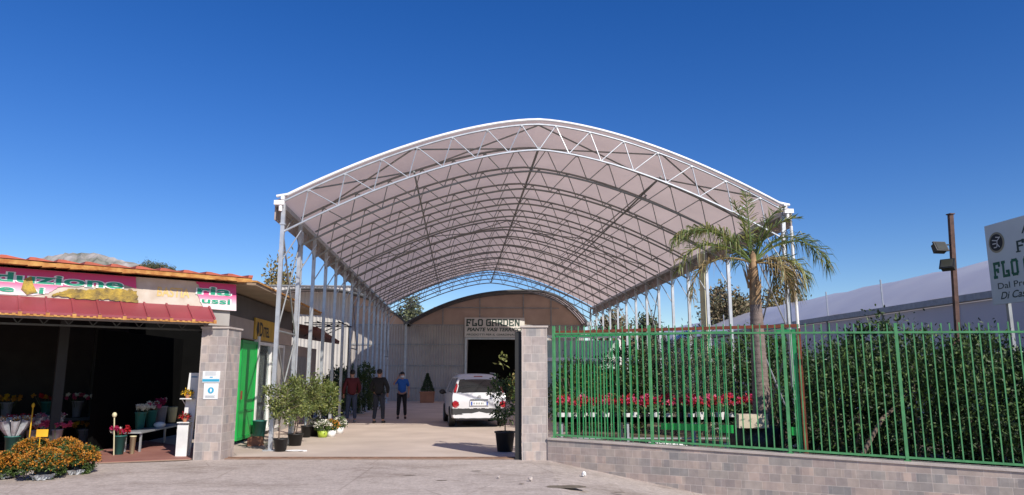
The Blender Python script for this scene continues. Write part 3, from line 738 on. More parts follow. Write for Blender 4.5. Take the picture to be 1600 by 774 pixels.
# side wall (parallel to canopy), world coordinates
sdir = Vector((-math.sin(AX), math.cos(AX), 0)); snrm = Vector((math.cos(AX), math.sin(AX), 0)); SW0 = Vector((-6.42, 16.2, 0))
def sw(s, o, z): p = SW0 + sdir * s + snrm * o; return (p.x, p.y, z)
def swp(px, py, off=0):
    p = on_plane(px, py, SW0 + snrm * off, snrm); return ((p - SW0).dot(sdir), p.z)
def sbox(q, s0, s1, o0, o1, z0, z1, mi=0):
    q.add([sw(s, o, z) for z in (z0, z1) for s, o in ((s0, o0), (s0, o1), (s1, o1), (s1, o0))], [(0, 3, 2, 1), (4, 5, 6, 7), (0, 1, 5, 4), (1, 2, 6, 5), (2, 3, 7, 6), (3, 0, 4, 7)], mi)
s_end = 6.6
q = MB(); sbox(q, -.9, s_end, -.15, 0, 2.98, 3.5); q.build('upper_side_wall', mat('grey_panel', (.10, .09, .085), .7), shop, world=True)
q = MB(); sbox(q, -.9, s_end, -.14, .015, 2.5, 2.975); sbox(q, -.9, 1.0, -.14, -.005, 2.40, 2.5); q.build('side_band', M['plaster'], shop, world=True)
q = MB(); sbox(q, 4.6, s_end, -.14, .0, 0, 2.49); q.build('side_wall', M['conc'], shop, world=True)
q = MB(); sbox(q, s_end - .1, s_end, -6, -.15, 0, 3.5); sbox(q, -.9, s_end - .11, -.22, -.155, 2.5, 3.55); q.build('end_wall', mat('end_painted_shade', (.005, .005, .005), .95, spec=.05), shop, world=True)  # coloured black so the shop's shade is in the wall itself
q = MB(); sbox(q, -.2, 4.5, -2.6, -2.5, 0, 2.6); sbox(q, 2.0, 4.6, -.35, -.14, 0, .25); q.build('inner_wall', mat('inner_painted_shade', (.004, .004, .004), .95, spec=.05), shop, world=True)  # black base colour paints the dark of the room behind the window
# eave of the side: slab with orange top edge
q = MB(); e0, e1 = -1.15, 6.9
q.add([sw(e0, -.2, zR + .0), sw(e0, .95, zR - .06), sw(e1, .82, zR - .06), sw(e1, -.2, zR), sw(e0, -.2, zR + .07), sw(e0, .95, zR + .0), sw(e1, .82, zR + .0), sw(e1, -.2, zR + .07)], [(0, 3, 2, 1), (4, 5, 6, 7), (0, 1, 5, 4), (1, 2, 6, 5), (2, 3, 7, 6)])
q.build('side_eave', mat('soffit_tan', (.30, .22, .15), .8), shop, world=True)
q = MB()
q.add([sw(e0 - .02, -.2, zR + .075), sw(e0 - .02, .98, zR + .005), sw(e1, .86, zR + .005), sw(e1, -.2, zR + .075), sw(e0 - .02, -.2, zR + .12), sw(e0 - .02, .98, zR + .04), sw(e1, .86, zR + .04), sw(e1, -.2, zR + .3)], [(0, 3, 2, 1), (4, 5, 6, 7), (0, 1, 5, 4), (1, 2, 6, 5), (2, 3, 7, 6)])
q.build('side_roof', M['foam'], shop, world=True)
# roof infill between front facade roof and side
q = MB(); q.add([(-9.5, 6.5, zR + .52), (.25, 4, zR + .36), (.25, -.2, zR + .07), (0, 3, zR + .2)], [(0, 1, 2, 3)]); 
# window on the side
def px_s(px, py=600): return swp(px, py)[0]
s0, s1 = px_s(398), px_s(440)
q = MB()
for a in (s0, (s0 + s1) / 2, s1, s1 + 1.2): sbox(q, a - .035, a + .035, -.08, .03, .12, 2.49)
for z in (.12, 2.40): sbox(q, s0 + .036, s1 - .036, -.07, .02, z, z + .08)
q.build('window_frame', M['white_paint'], shop, world=True)
gm = bpy.data.materials.new('shop_glass'); gm.use_nodes = True; p = gm.node_tree.nodes['Principled BSDF']; p.inputs['Base Color'].default_value = (.8, .9, .86, 1); p.inputs['Roughness'].default_value = .03; p.inputs['Transmission Weight'].default_value = .9; p.inputs['IOR'].default_value = 1.1; p.inputs['Specular IOR Level'].default_value = .8
q = MB(); sbox(q, s0 + .04, s1 + 1.15, -.04, -.03, .2, 2.4); q.build('window_pane', gm, shop, world=True)
# things seen through the glass
q = MB(); c = sw(2.9, -.6, 0)
q.box((c[0], c[1], .45), (.7, 1.0, .9)); 
# green metal door
gd = thing('metal_gate', 'bright green sheet metal gate leaf beside the left pillar', 'gate', sw(1.0, 0, 0), AX)
s0, s1 = px_s(364, 690), px_s(389, 690)
q = MB(); sbox(q, s0, s1, .02, .06, .10, 2.44); q.build('leaf_panel', M['green_gate'], gd, world=True)
q = MB(); sbox(q, s0 - .0, s1, .061, .085, 2.38, 2.45); sbox(q, s0, s1, .061, .085, .10, .17); sbox(q, s0, s1, .061, .08, .74, .79); sbox(q, s0, s0 + .06, .061, .084, .171, 2.379); sbox(q, s1 - .06, s1, .061, .084, .171, 2.379); q.build('frame', mat('green_frame', (.012, .30, .06), .4), gd, world=True)
q = MB(); sbox(q, s0 + .07, s0 + .10, .086, .12, 1.05, 1.25); q.build('handle', M['rust'], gd, world=True)
q = MB(); sbox(q, s1 + .02, s1 + .14, -.02, .1, .0, 2.6); tag(q.build('post', M['white_paint']), 'white post between green gate leaf and shop window', 'post')
# yellow side sign
ys_ = thing('shop_sign', 'yellow sign with dark lettering above the shop side window', 'sign', sw(2.5, .02, 2.5), AX)
s0, z1 = swp(400, 499, .06); s1, z0 = swp(434, 529, .06); z0 = 2.52; z1 = 3.06
q = MB(); sbox(q, s0, s1, .018, .055, z0, z1); q.build('board', mat('sign_yellow', (.50, .30, .03), .6), ys_, world=True)
q = MB(); fr = lambda a, d, w_: sw(a, .058 - d, w_)
text_into(q, 'D', fr, s0 + .42, z0 + .10, .36, .33, off=.03); text_into(q, 'ITEL', fr, s0 + .80, z0 + .10, .26, .62, off=.03)
q.prism([(s0 + .12, z0 + .25), (s0 + .25, z0 + .08), (s0 + .36, z0 + .2), (s0 + .34, z0 + .42), (s0 + .2, z0 + .46)], lambda a, d, w_: sw(a, .056 + d, w_), .004)
q.build('lettering', M['blacksteel'], ys_, world=True)
# interior floor + edge
fl = MB(); fo = F0
pts = [fac(-400, 760), (0, 0)]
def fw(x, y, z): p = F0 + u * x + ninw * y; return (p.x, p.y, z)
fl.add([(-6.22, 14.62, .022), (-8.0, 13.9, .022), fw(-9.4, -.3, .022), fw(-9.4, 6.6, .022), fw(-.6, 6.6, .022), (-6.6, 16.2, .022)], [(0, 5, 4, 3, 2, 1)])
fl.add([(-6.22, 14.62, .022), (-8.0, 13.9, .022), fw(-9.4, -.3, .022), (-6.22, 14.62, -.02), (-8.0, 13.9, -.02), fw(-9.4, -.3, -.02)], [(0, 1, 4, 3), (1, 2, 5, 4)])
struct(fl.build('shop_floor', mat('red_floor', (.27, .115, .09), .7, scale=2, col2=(.34, .16, .125))))
kb = MB(); kb.add([(-6.22, 14.42, .012), (-8.1, 13.66, .012), (-8.0, 13.9, .012), (-6.22, 14.615, .012)], [(0, 3, 2, 1)]); struct(kb.build('kerb_strip', mat('kerb_tan', (.40, .28, .20), .9)))

# banner -- pieces of printed vinyl on a board
bt = thing('shop_banner', 'torn pink shop banner over the maroon awning', 'banner', tuple(F0), FR)
ffr = lambda a, d, w_: (a, -.06 + d, w_)
def fpoly(pts, off): return [(a, min(z, zR - .065)) for a, z in (fac(px, py, off) for px, py in pts)]
xr_ = fac(368, 470, -.06)[0]
q = MB(); q.bx(-9.3, xr_, -.05, -.01, 2.93, zR - .06)
bm = mat('faded_board', (.46, .38, .29), .75, scale=3.5, col2=(.60, .54, .46), detail=8); q.build('board', bm, bt)
def grad_pink(name):
    m = bpy.data.materials.new(name); m.use_nodes = True; n = m.node_tree; p = n.nodes['Principled BSDF']; L = n.links.new
    tc = n.nodes.new('ShaderNodeTexCoord'); sx = n.nodes.new('ShaderNodeSeparateXYZ'); L(tc.outputs['Object'], sx.inputs[0])
    mr = n.nodes.new('ShaderNodeMapRange'); mr.inputs[1].default_value = 3.0; mr.inputs[2].default_value = 3.55; L(sx.outputs[2], mr.inputs[0])
    r_ = n.nodes.new('ShaderNodeValToRGB'); L(mr.outputs[0], r_.inputs[0]); e = r_.color_ramp.elements
    e[0].position = .08; e[0].color = (.78, .66, .66, 1); e[1].position = .5; e[1].color = (.66, .025, .17, 1); x = e.new(1); x.color = (.50, .008, .10, 1); x = e.new(.32); x.color = (.72, .22, .36, 1)
    L(r_.outputs[0], p.inputs['Base Color']); p.inputs['Roughness'].default_value = .35; return m
pink = grad_pink('banner_pink')
rd = random.Random(6)
def ragged(pts, amp, keep):
    out = []
    for (a, b_) in zip(pts, pts[1:] + pts[:1]):
        out.append(a)
        if a in keep: 
            for k in range(1, 6):
                t = k / 6; out.append((a[0] + (b_[0] - a[0]) * t + rd.uniform(-amp, amp), a[1] + (b_[1] - a[1]) * t + rd.uniform(-amp, amp)))
    return out
lp = [(-400, 345), (213, 424), (213, 451), (190, 444), (150, 446), (90, 449), (76, 459), (40, 462), (0, 460), (-400, 458)]
q = MB(); q.prism(fpoly(ragged(lp, 1.2, lp[3:7]), -.06), ffr, -.006)
rp_ = [(303, 436), (369, 445), (369, 486), (340, 484), (318, 482), (308, 460), (312, 450)]
q.prism(fpoly(ragged(rp_, 1.0, rp_[4:]), -.06), ffr, -.006); q.build('printed_vinyl', pink, bt)
q = MB(); yp = [(80, 462), (92, 456), (110, 452), (130, 453), (160, 451), (190, 452), (214, 455), (216, 473), (190, 472), (170, 467), (140, 468), (110, 466)]
q.prism(fpoly(ragged(yp, 1.6, yp), -.07), lambda a, d, w_: (a, -.07 + d, w_), -.012)
q.prism(fpoly(ragged([(33, 452), (38, 436), (49, 432), (52, 445), (58, 457), (42, 461)], 1.2, []), -.07), lambda a, d, w_: (a, -.07 + d, w_), -.012)
q.build('exposed_foam', mat('stained_foam', (.12, .09, .05), .9, scale=7, col2=(.52, .36, .06), detail=8, bump=.8), bt)
wt = MB(); gt = MB()
def btext(s, px0, px1, pyb, cap_px, m1=.05, big=True):
    x0, z = fac(px0, pyb, -.07); x1, z2 = fac(px1, pyb, -.07); h = fac(px0, pyb - cap_px, -.07)[1] - z; zz = fac((px0 + px1) / 2, pyb, -.07)[1]
    text_into(wt, s, lambda a, d, w_: (a, -.072, w_), x0 - .02, zz, h, x1 - x0 + .04, off=.085 if big else .06)
    text_into(gt, s, lambda a, d, w_: (a, -.078, w_), x0, zz, h, x1 - x0, off=.02)
z_b = 3.31
def brow(s, px0, px1, z, h, off1=.075):
    x0 = fac(px0, 430, -.07)[0]; x1 = fac(px1, 440, -.07)[0]
    text_into(wt, s, lambda a, d, w_: (a, -.072, w_), x0 - .025, z, h, x1 - x0 + .05, off=off1)
    text_into(gt, s, lambda a, d, w_: (a, -.078, w_), x0, z, h, x1 - x0, off=.022)
brow('Produzione', -118, 193, 3.235, .165, .07); brow('ria', 310, 362, 3.235, .165, .07)
brow('Piante ai', -110, 70, 3.055, .115, .05); brow('ussi', 318, 362, 3.055, .115, .05)
wt.build('letter_outline', M['sheet_white'], bt); gt.build('lettering', mat('banner_green', (.01, .30, .17), .5), bt)
q = MB(); x0 = fac(246, 450, -.05)[0]; text_into(q, 'BASTIA', lambda a, d, w_: (a, -.056, w_), x0, 3.14, .19, .60, off=.02)
q.build('faded_lettering', mat('faded_yellow', (.66, .47, .18), .8), bt)
cm = MB(); bwv = fac(255, 483, -.3); xm = fac(256, 483, -.25)[0]
# ------------------------------------------------------------------ brown roofed hut further back
ht = thing('hut', 'small hut with brown roof sheet beyond the shop side', 'hut', sw(7.2, 0, 0), AX)
q = MB(); sbox(q, 7.2, 11, -3, -.05, 0, 2.55); q.build('wall', M['plaster'], ht, world=True)
q = MB(); q.add([sw(7.0, -3, 3.6), sw(7.0, .7, 3.0), sw(11.4, .7, 2.75), sw(11.4, -3, 3.3), sw(7.0, -3, 3.75), sw(7.0, .72, 3.12), sw(11.4, .72, 2.87), sw(11.4, -3, 3.42)], [(0, 3, 2, 1), (4, 5, 6, 7), (0, 1, 5, 4), (1, 2, 6, 5), (2, 3, 7, 6), (3, 0, 4, 7)])
q.build('roof', mat('brown_roof', (.15, .05, .035), .7), ht, world=True)
q = MB(); sbox(q, 7.6, 9.0, -.04, .0, .6, 2.2); q.build('shutter', M['galv_dk'], ht, world=True)
q = MB()
for k in range(3): q.tube(sw(8.4 + 1.0 * k, 0, 3.35), sw(8.4 + 1.0 * k, 1.3, 3.35), .02, 5); q.tube(sw(8.4 + k, .0, 2.9), sw(8.4 + k, 1.0, 3.34), .018, 5)
q.tube(sw(8.0, 1.2, 3.37), sw(11, 1.2, 3.37), .02, 5); q.tube(sw(8.0, .5, 3.37), sw(11, .5, 3.37), .02, 5); q.tube(sw(10.4, 1.2, 3.36), sw(10.4, 1.2, 1.4), .02, 5)
q.build('bracket_frame', M['blacksteel'], ht, world=True)

# ------------------------------------------------------------------ floodlight pole
D = 13.2; p0 = at(1494, 548, D); p1 = at(1485, 336, D)
fp = thing('light_pole', 'rusty brown steel pole carrying two floodlights behind the fence', 'pole', (p0.x, D, 0))
q = MB(); lx_ = p1.x - p0.x; q.path([(-lx_ * .3, 0, 0), (lx_, 0, p1.z)], .052, 4); q.box((lx_, 0, p1.z + .012), (.10, .11, .02), rz=.2); q.build('post', M['rust_pole'], fp)
q = MB(); z = p0.z + .15
q.tube((0, 0, z), (-.28, .0, z - .35), .022, 5); q.tube((0, 0, z), (.25, .1, z - .35), .022, 5); q.tube((0, 0, z), (0, .25, z - .38), .022, 5); q.build('strut', M['rust_pole'], fp)
fm = mat('lamp_grey', (.05, .05, .05), .4, .3); fg = mat('lamp_glass', (.07, .07, .055), .15)
for k, (px, py, rz, tilt) in enumerate(((1468, 387, .15, .45), (1481, 414, -.9, .5))):
    pos = at(px, py, D - .05)
    fld = thing('floodlight', 'upper floodlight sticking out left of the rusty pole' if k == 0 else 'lower floodlight turned away close against the rusty pole', 'floodlight', tuple(pos), 0, 'floodlights on the rusty pole')
    Rm = Matrix.Rotation(rz, 3, 'Z') @ Matrix.Rotation(-tilt, 3, 'X')
    def tr(q):
        q.v = [tuple(Rm @ Vector(p)) for p in q.v]; return q
    q = MB(); q.box((0, .03, 0), (.22, .10, .17), taper=.85); q.box((0, -.035, 0), (.25, .03, .20)); q.bx(-.05, .05, .08, .12, -.04, .04); tr(q).build('housing', fm, fld)
    q = MB(); q.bx(-.10, .10, -.058, -.052, -.08, .08); tr(q).build('lens', fg, fld)
    q = MB(); q.tube((0, .05, .09), (.0, .05, .13), .012, 5); tr(q); a = Vector((p0.x + (p1.x - p0.x) * .8, D, pos.z)) - pos; q.tube((0, .05, .06), (a.x * .95, a.y, .06), .014, 5); q.build('bracket', fm, fld)

# ------------------------------------------------------------------ big sign at right (plane parallel to axis)
SL = at(1538, 357, 15.0); sb = thing('shop_sign', 'large white roadside sign board with round emblem at right edge', 'sign', (SL.x, SL.y, 0), AX - R(90))
# local x runs toward camera along -sdir, local y is outward(+X side), front faces -X => local -y
zt = 4.72; zb = 3.05; bl = 3.6
q = MB(); q.bx(0, bl, 0, .05, zb, zt); q.build('board', mat('sign_board', (.60, .64, .62), .5, var=.03), sb)
q = MB()
for x in (.28, 3.2): q.bx(x, x + .07, .052, .12, 0, zt - .1)
q.build('post', M['galv_dk'], sb)
fr = lambda a, d, w_: (a, -.004 - d, w_)
k = .0134
q = MB(); text_into(q, 'FLO GARDEN', fr, .72, 0, .01); q = MB()
text_into(q, 'AZIENDA', fr, .98, zb + 1.33, .18, 1.5, off=.01); text_into(q, 'FLORICOLA', fr, .82, zb + .98, .24, 2.3, off=.01)
for (x, z, h) in ((.82, zb + .98, .24),):
    q.bx(x - .03, x + .09, -.0055, -.0045, z - .004, z + .022); q.bx(x + .14, x + .2, -.0055, -.0045, z + h - .08, z + h)
text_into(q, 'Dal Produttore', fr, .20, zb + .31, .13, 1.6, off=.004); text_into(q, 'Di Casa Consumatore', fr, .24, zb + .10, .15, 2.2, off=.012, shear=.35)
q.build('lettering', M['ink'], sb)
q = MB(); deco(q, 'FLO GARDEN', fr, .16, zb + .56, .28, .15, .09, .06, d0=.002); q.build('green_lettering', M['ink2'], sb)
q = MB(); q.lathe([(0, -.006), (.215, -.006), (.215, 0)], (.30, -.002, zb + 1.27), 28, axis='y'); 
em = q.build('emblem', mat('emblem_gold', (.30, .27, .18), .6), sb)
q = MB(); q.lathe([(0, -.004), (.175, -.004), (.175, 0)], (.30, -.009, zb + 1.27), 28, axis='y'); q.build('emblem_disc', M['blacksteel'], em)
q = MB(); fe_ = lambda a, d, w_: (.30 + a, -.018 - d, zb + 1.27 + w_)
for a, b_ in (((-.10, .06), (.04, .03)), ((.04, .03), (.13, .10)), ((.04, .03), (.02, -.10)), ((-.10, -.02), (.0, -.02)), ((.0, .11), (.10, .09)), ((.02, -.02), (.09, -.11)), ((-.07, -.1), (.01, -.1))):
    A, B = Vector(a), Vector(b_); uu = (B - A).normalized(); nn = Vector((-uu.y, uu.x)) * .011; deco.k = (deco.k + 1) % 7
    q.add([fe_(p.x, .0005 * deco.k, p.y) for p in (A + nn, A - nn, B - nn, B + nn)], [(0, 1, 2, 3)])
q.build('emblem_figure', M['sign_white'], em)

# ------------------------------------------------------------------ palm
pc = at(1188, 600, 15.2); rdp = random.Random(21)
pm = thing('palm_tree', 'slender queen palm with ragged drooping fronds behind the fence', 'palm tree', (pc.x, 15.2, 0))
zc = at(1190, 402, 15.2).z
M['ptrunk'] = mat('palm_trunk', (.20, .155, .135), .9, var=.25, scale=9, bump=.5)
pr = []; z = .62
while z < zc - 1.0:
    t = (z - .6) / (zc - 1.6); r_ = .195 - .07 * t
    pr += [(r_, z), (r_ * .93, z + .045), (r_ * .97, z + .075)]; z += .09
q = MB(); q.lathe([(.26, .3), (.25, .6)] + pr, n=18); q.build('trunk', M['ptrunk'], pm, True)
q = MB(); q.lathe([(.125, zc - 1.02), (.115, zc - .7), (.09, zc - .3), (.06, zc + .05), (.0, zc + .15)], n=14)
for k in range(16):
    a = rdp.uniform(0, 6.28); z0 = zc - rdp.uniform(.4, 1.05); q.add([(.15 * math.cos(a + e), .15 * math.sin(a + e), z0 - .05) for e in (-.35, .35)] + [((.12 + rdp.uniform(.06, .13)) * math.cos(a), (.14 + .08) * math.sin(a), z0 + .34)], [(0, 1, 2)])
q.build('crown_shaft', mat('palm_shaft', (.30, .19, .10), .85, var=.35, scale=10), pm, True)
pg = [mat('palm_a', (.13, .18, .05), .45, trans=.25), mat('palm_b', (.27, .27, .07), .45, trans=.25), mat('palm_dry', (.30, .22, .10), .7, trans=.15)]
def frond(az, el, L, droop, dry=0, wid=.55, seed=0, end=.0):
    q = MB(); rr = random.Random(seed); n = 26; pts = []; p = Vector((.05 * math.cos(az), .05 * math.sin(az), zc - .12)); e = el
    for i in range(n + 1):
        pts.append(p.copy()); d = Vector((math.cos(az) * math.cos(e), math.sin(az) * math.cos(e), math.sin(e)))
        p = p + d * L / n; e = max(e - droop / n * (.45 + 1.2 * i / n), -1.5)
    q.path(pts, [.028 * (1 - .8 * i / n) for i in range(n + 1)], 5, 2 if dry else 0)
    for i in range(5, n):
        d = (pts[i + 1] - pts[i - 1]).normalized(); sdv = d.cross(Vector((0, 0, 1)))
        if sdv.length < .1: sdv = Vector((-math.sin(az), math.cos(az), 0))
        sdv.normalize(); up_ = sdv.cross(d)
        t = i / n; ll = wid * (.45 + .75 * math.sin(math.pi * min(1, t * .9 + .08))) 
        for j in range(5):
            s_ = 1 if j % 2 else -1; b0 = pts[i] + d * rr.uniform(-.5, .5) * L / n
            dv = (sdv * s_ * rr.uniform(.45, 1) + d * rr.uniform(.35, .9) + up_ * rr.uniform(-.25, .55)).normalized()
            m_ = b0 + dv * ll * .5 + Vector((0, 0, -ll * .05)); tp = b0 + dv * ll * rr.uniform(.6, .9) + Vector((0, 0, -ll * rr.uniform(.25, .75) * (1 if el < 1.3 else .2)))
            wv = dv.cross(Vector((rr.uniform(-1, 1), rr.uniform(-1, 1), rr.uniform(-1, 1)))).normalized() * .010
            mi = 2 if dry and rr.random() < .8 else rr.choice((0, 0, 1, 1, 2 if rr.random() < .3 else 0))
            q.add([b0 - wv * .5, b0 + wv * .5, m_ + wv, m_ - wv, tp], [(0, 1, 2, 3), (3, 2, 4)], mi)
    return q.build('frond', pg, pm)
FRD = [  # azimuth, elevation, length, droop, dry, leaflet length
    (1.6, 1.50, 1.65, .12, 0, .34), (2.4, 1.52, 1.5, .5, 0, .36), (.3, 1.42, 1.6, 1.1, 0, .40), (-.3, 1.35, 1.45, 1.5, 0, .40),
    (3.05, 1.05, 2.0, 1.95, 0, .50), (3.3, .95, 2.1, 1.95, 0, .52), (3.45, .62, 2.1, 2.0, 0, .50), (2.8, 1.1, 1.8, 1.9, 0, .48), (3.3, .30, 1.9, 2.2, 1, .40),
    (.02, .85, 2.05, 2.5, 0, .52), (.25, 1.0, 2.0, 2.4, 0, .48), (-.2, .35, 1.25, 2.0, 0, .60), (-.1, .05, 1.1, 2.0, 1, .60), (.4, .2, 1.0, 2.2, 1, .55),
    (1.5, .8, 1.4, 1.8, 0, .42), (-.9, .3, .95, 2.2, 1, .45)]
for i, f in enumerate(FRD): frond(f[0], f[1], f[2], f[3], f[4], f[5], 100 + i)
# palm base: dark tub and pale block
tb = thing('planter_tub', 'large black round tub at the foot of the palm', 'planter', (pc.x - .18, 15.05, 0))
q = MB(); q.lathe([(0, 0), (.50, 0), (.56, .60), (.53, .60), (.50, .54), (0, .54)], n=24); q.build('tub', M['black'], tb, True)
q = MB(); P = clumps(np.random.default_rng(2), (0, 0, .6), (.5, .45, .08), 500, 20, .3, .2); q.leaves(P, .09, .03, [0, 1, 2], np.random.default_rng(2)); q.build('groundcover', M['hedge'], tb)
bl_ = MB(); c = at(1173, 657, 14.6); bl_.box((c.x, 14.55, .74), (.58, .25, .26), taper=.96); tag(bl_.build('stone_block', mat('pale_stone', (.55, .48, .36), .85, bump=.3)), 'pale cream stone block on the tub in front of the palm', 'block')

# ------------------------------------------------------------------ shrubs
def shrub(name, label, c, rad, h, mats, n, leaf, seed, group, stems=6, cat='shrub', nc=70, shell=.45, lw=.45):
    t = thing(name, label, cat, c, 0, group); rs = np.random.default_rng(seed); rd = random.Random(seed); q = MB()
    for k in range(stems):
        a = rd.uniform(0, 6.28); q.path([(.08 * math.cos(a), .08 * math.sin(a), 0), (rad[0] * .35 * math.cos(a), rad[1] * .35 * math.sin(a), h * .4), (rad[0] * .6 * math.cos(a), rad[1] * .6 * math.sin(a), h * .8)], [.03, .022, .008], 5)
    q.build('stem', M['bark'], t)
    q = MB(); P = clumps(rs, (0, 0, h * .52), (rad[0], rad[1], h * .5), n, nc, .15, shell)
    # stray shoots
    P2 = []
    for k in range(26):
        a = rd.uniform(0, 6.28); rr = rd.uniform(.2, .95); b0 = np.array([rad[0] * rr * math.cos(a), rad[1] * rr * math.sin(a), h * (.5 + .48 * math.sqrt(max(0, 1 - rr * rr)))]); dd = np.array([math.cos(a) * .25, math.sin(a) * .25, 1]) * h * rd.uniform(.04, .13)
        P2 += [b0 + dd * rd.random() + np.array([rd.gauss(0, .02) for _ in range(3)]) for _ in range(22)]
    P = np.vstack([P, np.array(P2)]); P[:, 2] = np.maximum(P[:, 2], .02)
    q.leaves(P, leaf, leaf * lw, [0, 1, 2], rs, .5, (0, 0, h * .5)); q.build('foliage', mats, t)
    return t
# hedge row behind right part of the fence
hx = [(5.25, 2.35), (6.35, 2.5), (7.45, 2.42), (8.6, 2.35), (9.8, 2.4), (11.0, 2.2)]
desc = ['dark glossy shrub just right of the rusty gate frame', 'dark leafy shrub with tall shoots, second in the hedge right of the gate', 'dark leafy shrub left of the floodlight pole in the hedge', 'dense shrub around the foot of the floodlight pole', 'lighter leafy shrub under the big sign', 'shrub at the right edge of the photo behind the fence']
for i, (sx, hh) in enumerate(hx):
    c = Vector((FO[0], FO[1], 0)) + Vector((math.cos(FA), math.sin(FA), 0)) * sx + Vector((-math.sin(FA), math.cos(FA), 0)) * (1.75 + .15 * (i % 2))
    shrub('shrub', desc[i], (c.x, c.y, -.1), (.80, .72), hh - .12, M['hedge'] if i != 4 else [M['leaf'][2], M['hedge'][1], M['leaf'][0]], 9000, .085, 60 + i, 'shrubs of the hedge behind the fence', nc=120)
for i in range(4):
    c = Vector((FO[0], FO[1], 0)) + Vector((math.cos(FA), math.sin(FA), 0)) * (5.9 + 1.5 * i) + Vector((-math.sin(FA), math.cos(FA), 0)) * 3.2
    shrub('shrub', ['tall dark shrub in the back row, left end, right of the palm', 'tall dark shrub in the back row, second from the left', 'tall dark shrub in the back row behind the floodlight pole', 'tall dark shrub in the back row behind the big sign'][i], (c.x, c.y, -.1), (.95, .8), 2.35 + (.3 if i == 0 else 0), M['hedge'], 7000, .10, 80 + i, 'back row shrubs of the hedge', nc=110)
# shrubs behind the benches
SB = [(905, 21.5, 1.9, .9, 'leaf', 'bushy green shrub behind the left end of the flower bench'), (955, 22, 1.7, .8, 'laurel', 'yellow green shrub behind the flower bench'), (1000, 21, 1.9, .8, 'leaf', 'fresh green shrub left of the grey leaved one'),
      (1050, 20.5, 2.55, .85, 'olive', 'tall grey leaved olive shrub, left of the pair'), (1098, 20, 2.6, .8, 'olive', 'tall grey leaved olive shrub, right of the pair'), (1150, 20.5, 2.4, .9, 'hedge', 'dark green shrub left of the palm trunk'),
      (1225, 19.5, 2.5, .9, 'hedge', 'dark green shrub right of the palm trunk'), (980, 26, 2.4, 1.4, 'hedge', 'wide dark shrub furthest back between the canopy columns'), (1075, 25, 2.6, 1.5, 'hedge', 'wide dark shrub behind the olive shrubs'), (900, 27, 1.6, 1.2, 'hedge', 'low dark shrub behind the pillar end of the bench'), (1180, 23.5, 2.8, 1.3, 'leaf', 'tall green shrub directly behind the palm')]
for i, (px, D, hh, rr, m_, lb) in enumerate(SB):
    p = at(px, 600, D); shrub('shrub', lb, (p.x, D, 0), (rr, rr * .8), hh, M[m_], 4500, .11 if m_ != 'olive' else .09, 120 + i, 'shrubs behind the flower bench', lw=.45 if m_ != 'olive' else .28)
p = at(1272, 640, 14.9); shrub('shrub', 'low dark shrub filling the gap right of the rusty gate post', (p.x, 14.9, -.1), (.7, .6), 1.5, M['hedge'], 4500, .085, 155, 'shrubs of the hedge behind the fence')
# thick young branch crossing behind the bars
br = MB(); a = at(1352, 712, 12.6); b_ = at(1378, 655, 12.9); c_ = at(1425, 600, 13.3)
br.path([(a.x, a.y + .1, max(a.z, -.1)), tuple(b_), tuple(at(1395, 640, 13.0)), tuple(c_)], [.04, .035, .03, .02], 7)
tag(br.build('bare_branch', M['bark']), 'bare pale branch leaning inside the hedge', 'branch')

# ------------------------------------------------------------------ nursery benches with cyclamens
nb_ = thing('nursery_bench', 'long white nursery bench full of red cyclamens behind the fence', 'bench', (1.0, 17.3, 0))
BL = 4.75
q = MB(); q.bx(0, BL, -.5, .5, .58, .62)
for kx in range(10): q.bx(.02 + .475 * kx, .02 + .475 * kx + .40, -.53, -.50, .57, .685); q.build('bench_top', M['white_pl'], nb_)
for x in (.1, 1.6, 3.1, 4.6):
    q = MB(); q.bx(x, x + .05, -.48, -.43, 0, .579); q.bx(x, x + .05, .43, .48, 0, .579); q.build('leg', M['galv'], nb_)
q = MB(); q.bx(.05, BL - .05, -.5, -.47, .2, .23); q.build('stretcher', M['galv'], nb_)
def cyclamen(pm_, seed, scale=1):
    rs = np.random.default_rng(seed); rd = random.Random(seed)
    t = thing('potted_cyclamen', '', 'potted plant', (0, 0, 0), 0, 'red cyclamens on the nursery bench')
    q = MB(); q.lathe([(0, 0), (.065, 0), (.085, .14), (.078, .14), (0, .13)], n=12); q.build('pot', M['white_pl'] if seed % 2 else M['black'], t)
    q = MB(); P = clumps(rs, (0, 0, .21), (.15, .15, .07), 90, 12, .2, .3); q.leaves(P, .07, .06, [0, 1, 2], rs, 1.2); q.build('foliage', M['hedge'], t)
    q = MB(); P = clumps(rs, (0, 0, .37), (.12, .12, .06), 90, 12, .25, .2); q.leaves(P, .055, .04, [0, 0, 1], rs); q.build('flowers', pm_, t)
    return t
protos = [cyclamen([M['p_red'], M['p_mag']], 1), cyclamen([M['p_red'], M['p_mag']], 2), cyclamen([M['p_pink'], M['p_red']], 3)]
k = 0
for row, yy in enumerate((17.0, 17.42)):
    for j in range(19):
        x = 1.13 + .245 * j + (.1 if row else 0)
        pr_ = protos[(j * 5 + row) % 3]
        lab = '%s cyclamen from the left in the %s row on the nursery bench' % (ORD[j], 'front' if row == 0 else 'back')
        copy_tree(pr_, (x + .05 * math.sin(j * 5.3 + row), yy + .05 * math.sin(j * 2.9), .62), j * 1.1, lab, 1.08 + .2 * math.sin(j * 3.1 + row * 2))
for p_ in protos:
    for ch in list(p_.children): bpy.data.objects.remove(ch)
    bpy.data.objects.remove(p_)
